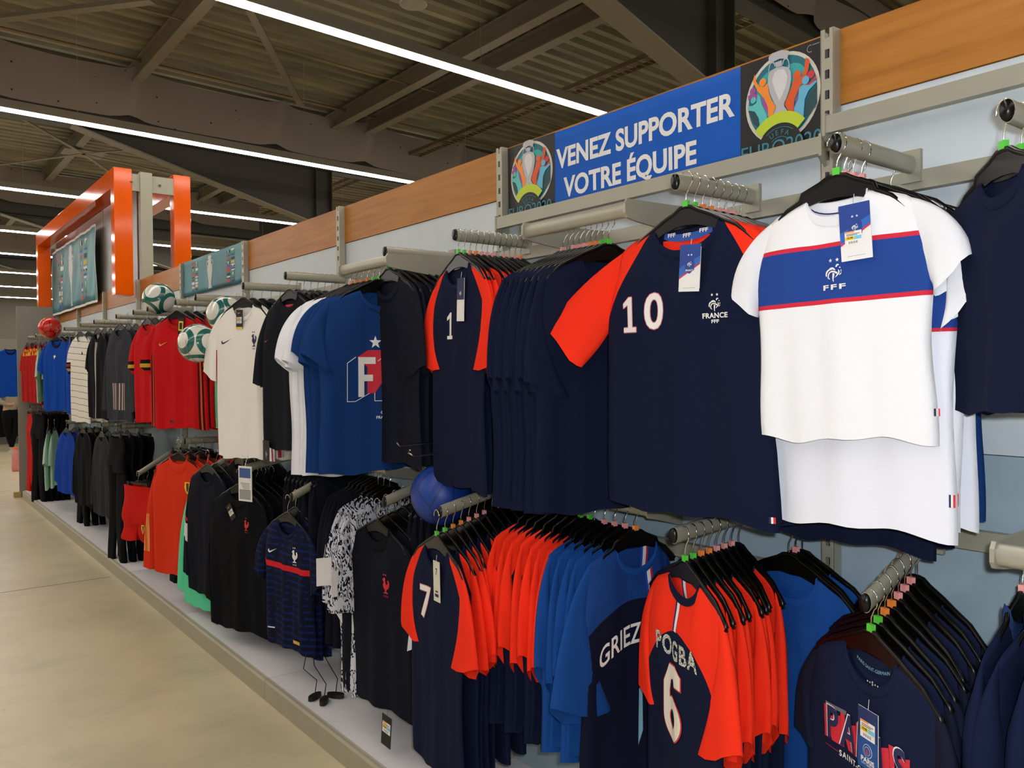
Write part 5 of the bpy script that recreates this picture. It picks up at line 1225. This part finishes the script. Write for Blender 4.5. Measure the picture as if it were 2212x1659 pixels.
if True:
    J = [(0, 0, .84, .13, .10), (0, 0, 1.02, .105, .085), (0, 0, 1.2, .135, .10), (0, .0, 1.31, .06), (0, -.01, 1.39, .045), (0, -.015, 1.47, .075, .085), (0, -.01, 1.555, .065, .075),
         (.155, 0, 1.27, .05), (.22, .02, 1.02, .038), (.10, -.12, .93, .03), (.04, -.16, .95, .03), (-.155, 0, 1.27, .05), (-.23, .03, 1.03, .038), (-.10, -.12, .98, .03), (-.03, -.16, 1.0, .03),
         (.09, 0, .80, .085), (.05, -.03, .46, .055), (-.02, -.02, .10, .035), (-.03, -.12, .05, .03), (-.09, 0, .80, .085), (-.07, .0, .46, .055), (.06, .06, .10, .035), (.08, -.04, .05, .03)]
    E2 = [(0,1),(1,2),(2,3),(3,4),(4,5),(5,6),(2,7),(7,8),(8,9),(9,10),(2,11),(11,12),(12,13),(13,14),(0,15),(15,16),(16,17),(17,18),(0,19),(19,20),(20,21),(21,22)]
    skinmesh('body', J, E2, skin, person)
    skinmesh('top', [(0, 0, .80, .165, .13), (0, 0, 1.05, .135, .11), (0, 0, 1.2, .155, .118), (0, 0, 1.29, .09, .08), (.16, 0, 1.265, .066), (.22, .02, 1.05, .052), (-.16, 0, 1.265, .066), (-.23, .03, 1.06, .052), (.13, -.10, .94, .042), (-.13, -.10, .98, .042)], [(0,1),(1,2),(2,3),(2,4),(4,5),(2,6),(6,7),(5,8),(7,9)], tan, person)
    skinmesh('leggings', [(0, 0, .92, .14, .11), (0, 0, .82, .145, .115), (.09, 0, .76, .098), (.05, -.03, .46, .066), (-.02, -.02, .13, .046), (-.09, 0, .76, .098), (-.07, 0, .46, .066), (.06, .06, .13, .046)], [(0,1),(1,2),(2,3),(3,4),(1,5),(5,6),(6,7)], blkp, person)
    skinmesh('hair', [(0, .03, 1.50, .07), (0, .01, 1.57, .075), (0, .07, 1.44, .05), (0, .08, 1.34, .03)], [(0,1),(0,2),(2,3)], mat('dark_blond_hair', '8a6b48', .7), person)
    mb = MB(); mb.box((-.045, -.10, 1.435), (.045, -.08, 1.475)); part('face_mask', mb, mat('mask_pale', 'c0c8cc', .8), person)
    for s_, (fx, fy_) in ((0, (-.03, -.09)), (1, (.08, -.01))):
        mb = MB(); mb.prism([(-.11, 0), (.10, 0), (.10, .06), (.03, .10), (-.02, .07), (-.10, .05)], 'x', fx - .04, fx + .04); 
        for i, v in enumerate(mb.v[:]): mb.v[i] = (v[0], v[1] + fy_, v[2])
        part('shoe', mb, mat('white_trainer', 'b8b2a4', .6), person)
# far clothing rack
rk = tag(link('far_clothes_rack', None, None, (2.6, 19.8, 0)), 'far clothing rack with pale back board behind the person', 'rack')
mb = MB(); mb.box((-1.6, .4, 0), (2.2, .45, 2.3)); part('back_board', mb, mat('far_board', '9a9588', .6), rk)
mb = MB(); mb.box((-1.6, -.2, 0), (2.2, .4, .1)); part('base', mb, taupe, rk)
mb = MB(); mb.bar((-1.5, .0, 1.95), (2.0, .0, 1.95), .03, .03); mb.bar((-1.5, .0, 1.05), (2.0, .0, 1.05), .03, .03); part('bar', mb, rail_metal, rk)
for i in range(6):
    x = 1.6 + i * .3; k = ['blkt', 'blkt', 'puma', 'puma', 'blkt', 'dgre'][i]
    garment(k, (x, 19.78, 1.84), .2, '%s garment from the left on the far rack, %s' % (ORD[i], ['black', 'black', 'blue', 'blue', 'black', 'grey'][i]), 'jacket', 'jacket', 1, 'garments on the far rack', collar=False)
    garment('blkt', (x, 19.78, .95), .15, '%s black garment on the lower bar of the far rack' % ORD[i], 'jacket', 'jacket', 2, 'lower garments on the far rack', collar=False)
# blue t-shirt display beside the end panel
garment('puma', onY(22, 755, 15.0), .5, 'blue t-shirt hanging beyond the end panel, next to the person', 't-shirt', 't_shirt', 1)
c = onZ(35, 1018, 0)
o = tag(link('pink_bottle', None, None, (c.x, c.y, 0)), 'pink plastic bottle standing on the floor beyond the end panel', 'bottle')
mb = MB(); mb.lathe([(.001, 0), (.06, 0), (.065, .05), (.06, .25), (.03, .33), (.025, .36), (.001, .36)], 16); part('bottle_body', mb, mat('pink_plastic', 'd0807a', .3), o)
mb = MB(); mb.lathe([(.03, .355), (.03, .39), (.001, .39)], 12); part('bottle_cap', mb, mat('orange_cap', 'e0582a', .4), o)
o = tag(link('low_shelf_unit', None, None, (-2.2, 23.5, 0)), 'low shelf of orange and pale goods at the far left, behind the person', 'shelf')
mb = MB(); mb.box((-3, 0, 0), (2.2, .5, .12)); mb.box((-3, .45, 0), (2.2, .5, 1.9)); part('carcass', mb, mat('shelf_carcass', '7c776a', .6), o)
for r_ in range(3):
    mb = MB()
    for i in range(14): h = rnd.uniform(.25, .45); mb.box((-2.9 + i*.36, .02, .12 + r_*.6), (-2.6 + i*.36, .4, .12 + r_*.6 + h))
    q = part('goods', mb, mat(['goods_orange', 'goods_grey', 'goods_teal'][r_], ['b8562a', '8c8a80', '3a6a70'][r_], .6), o); q['kind'] = 'stuff'
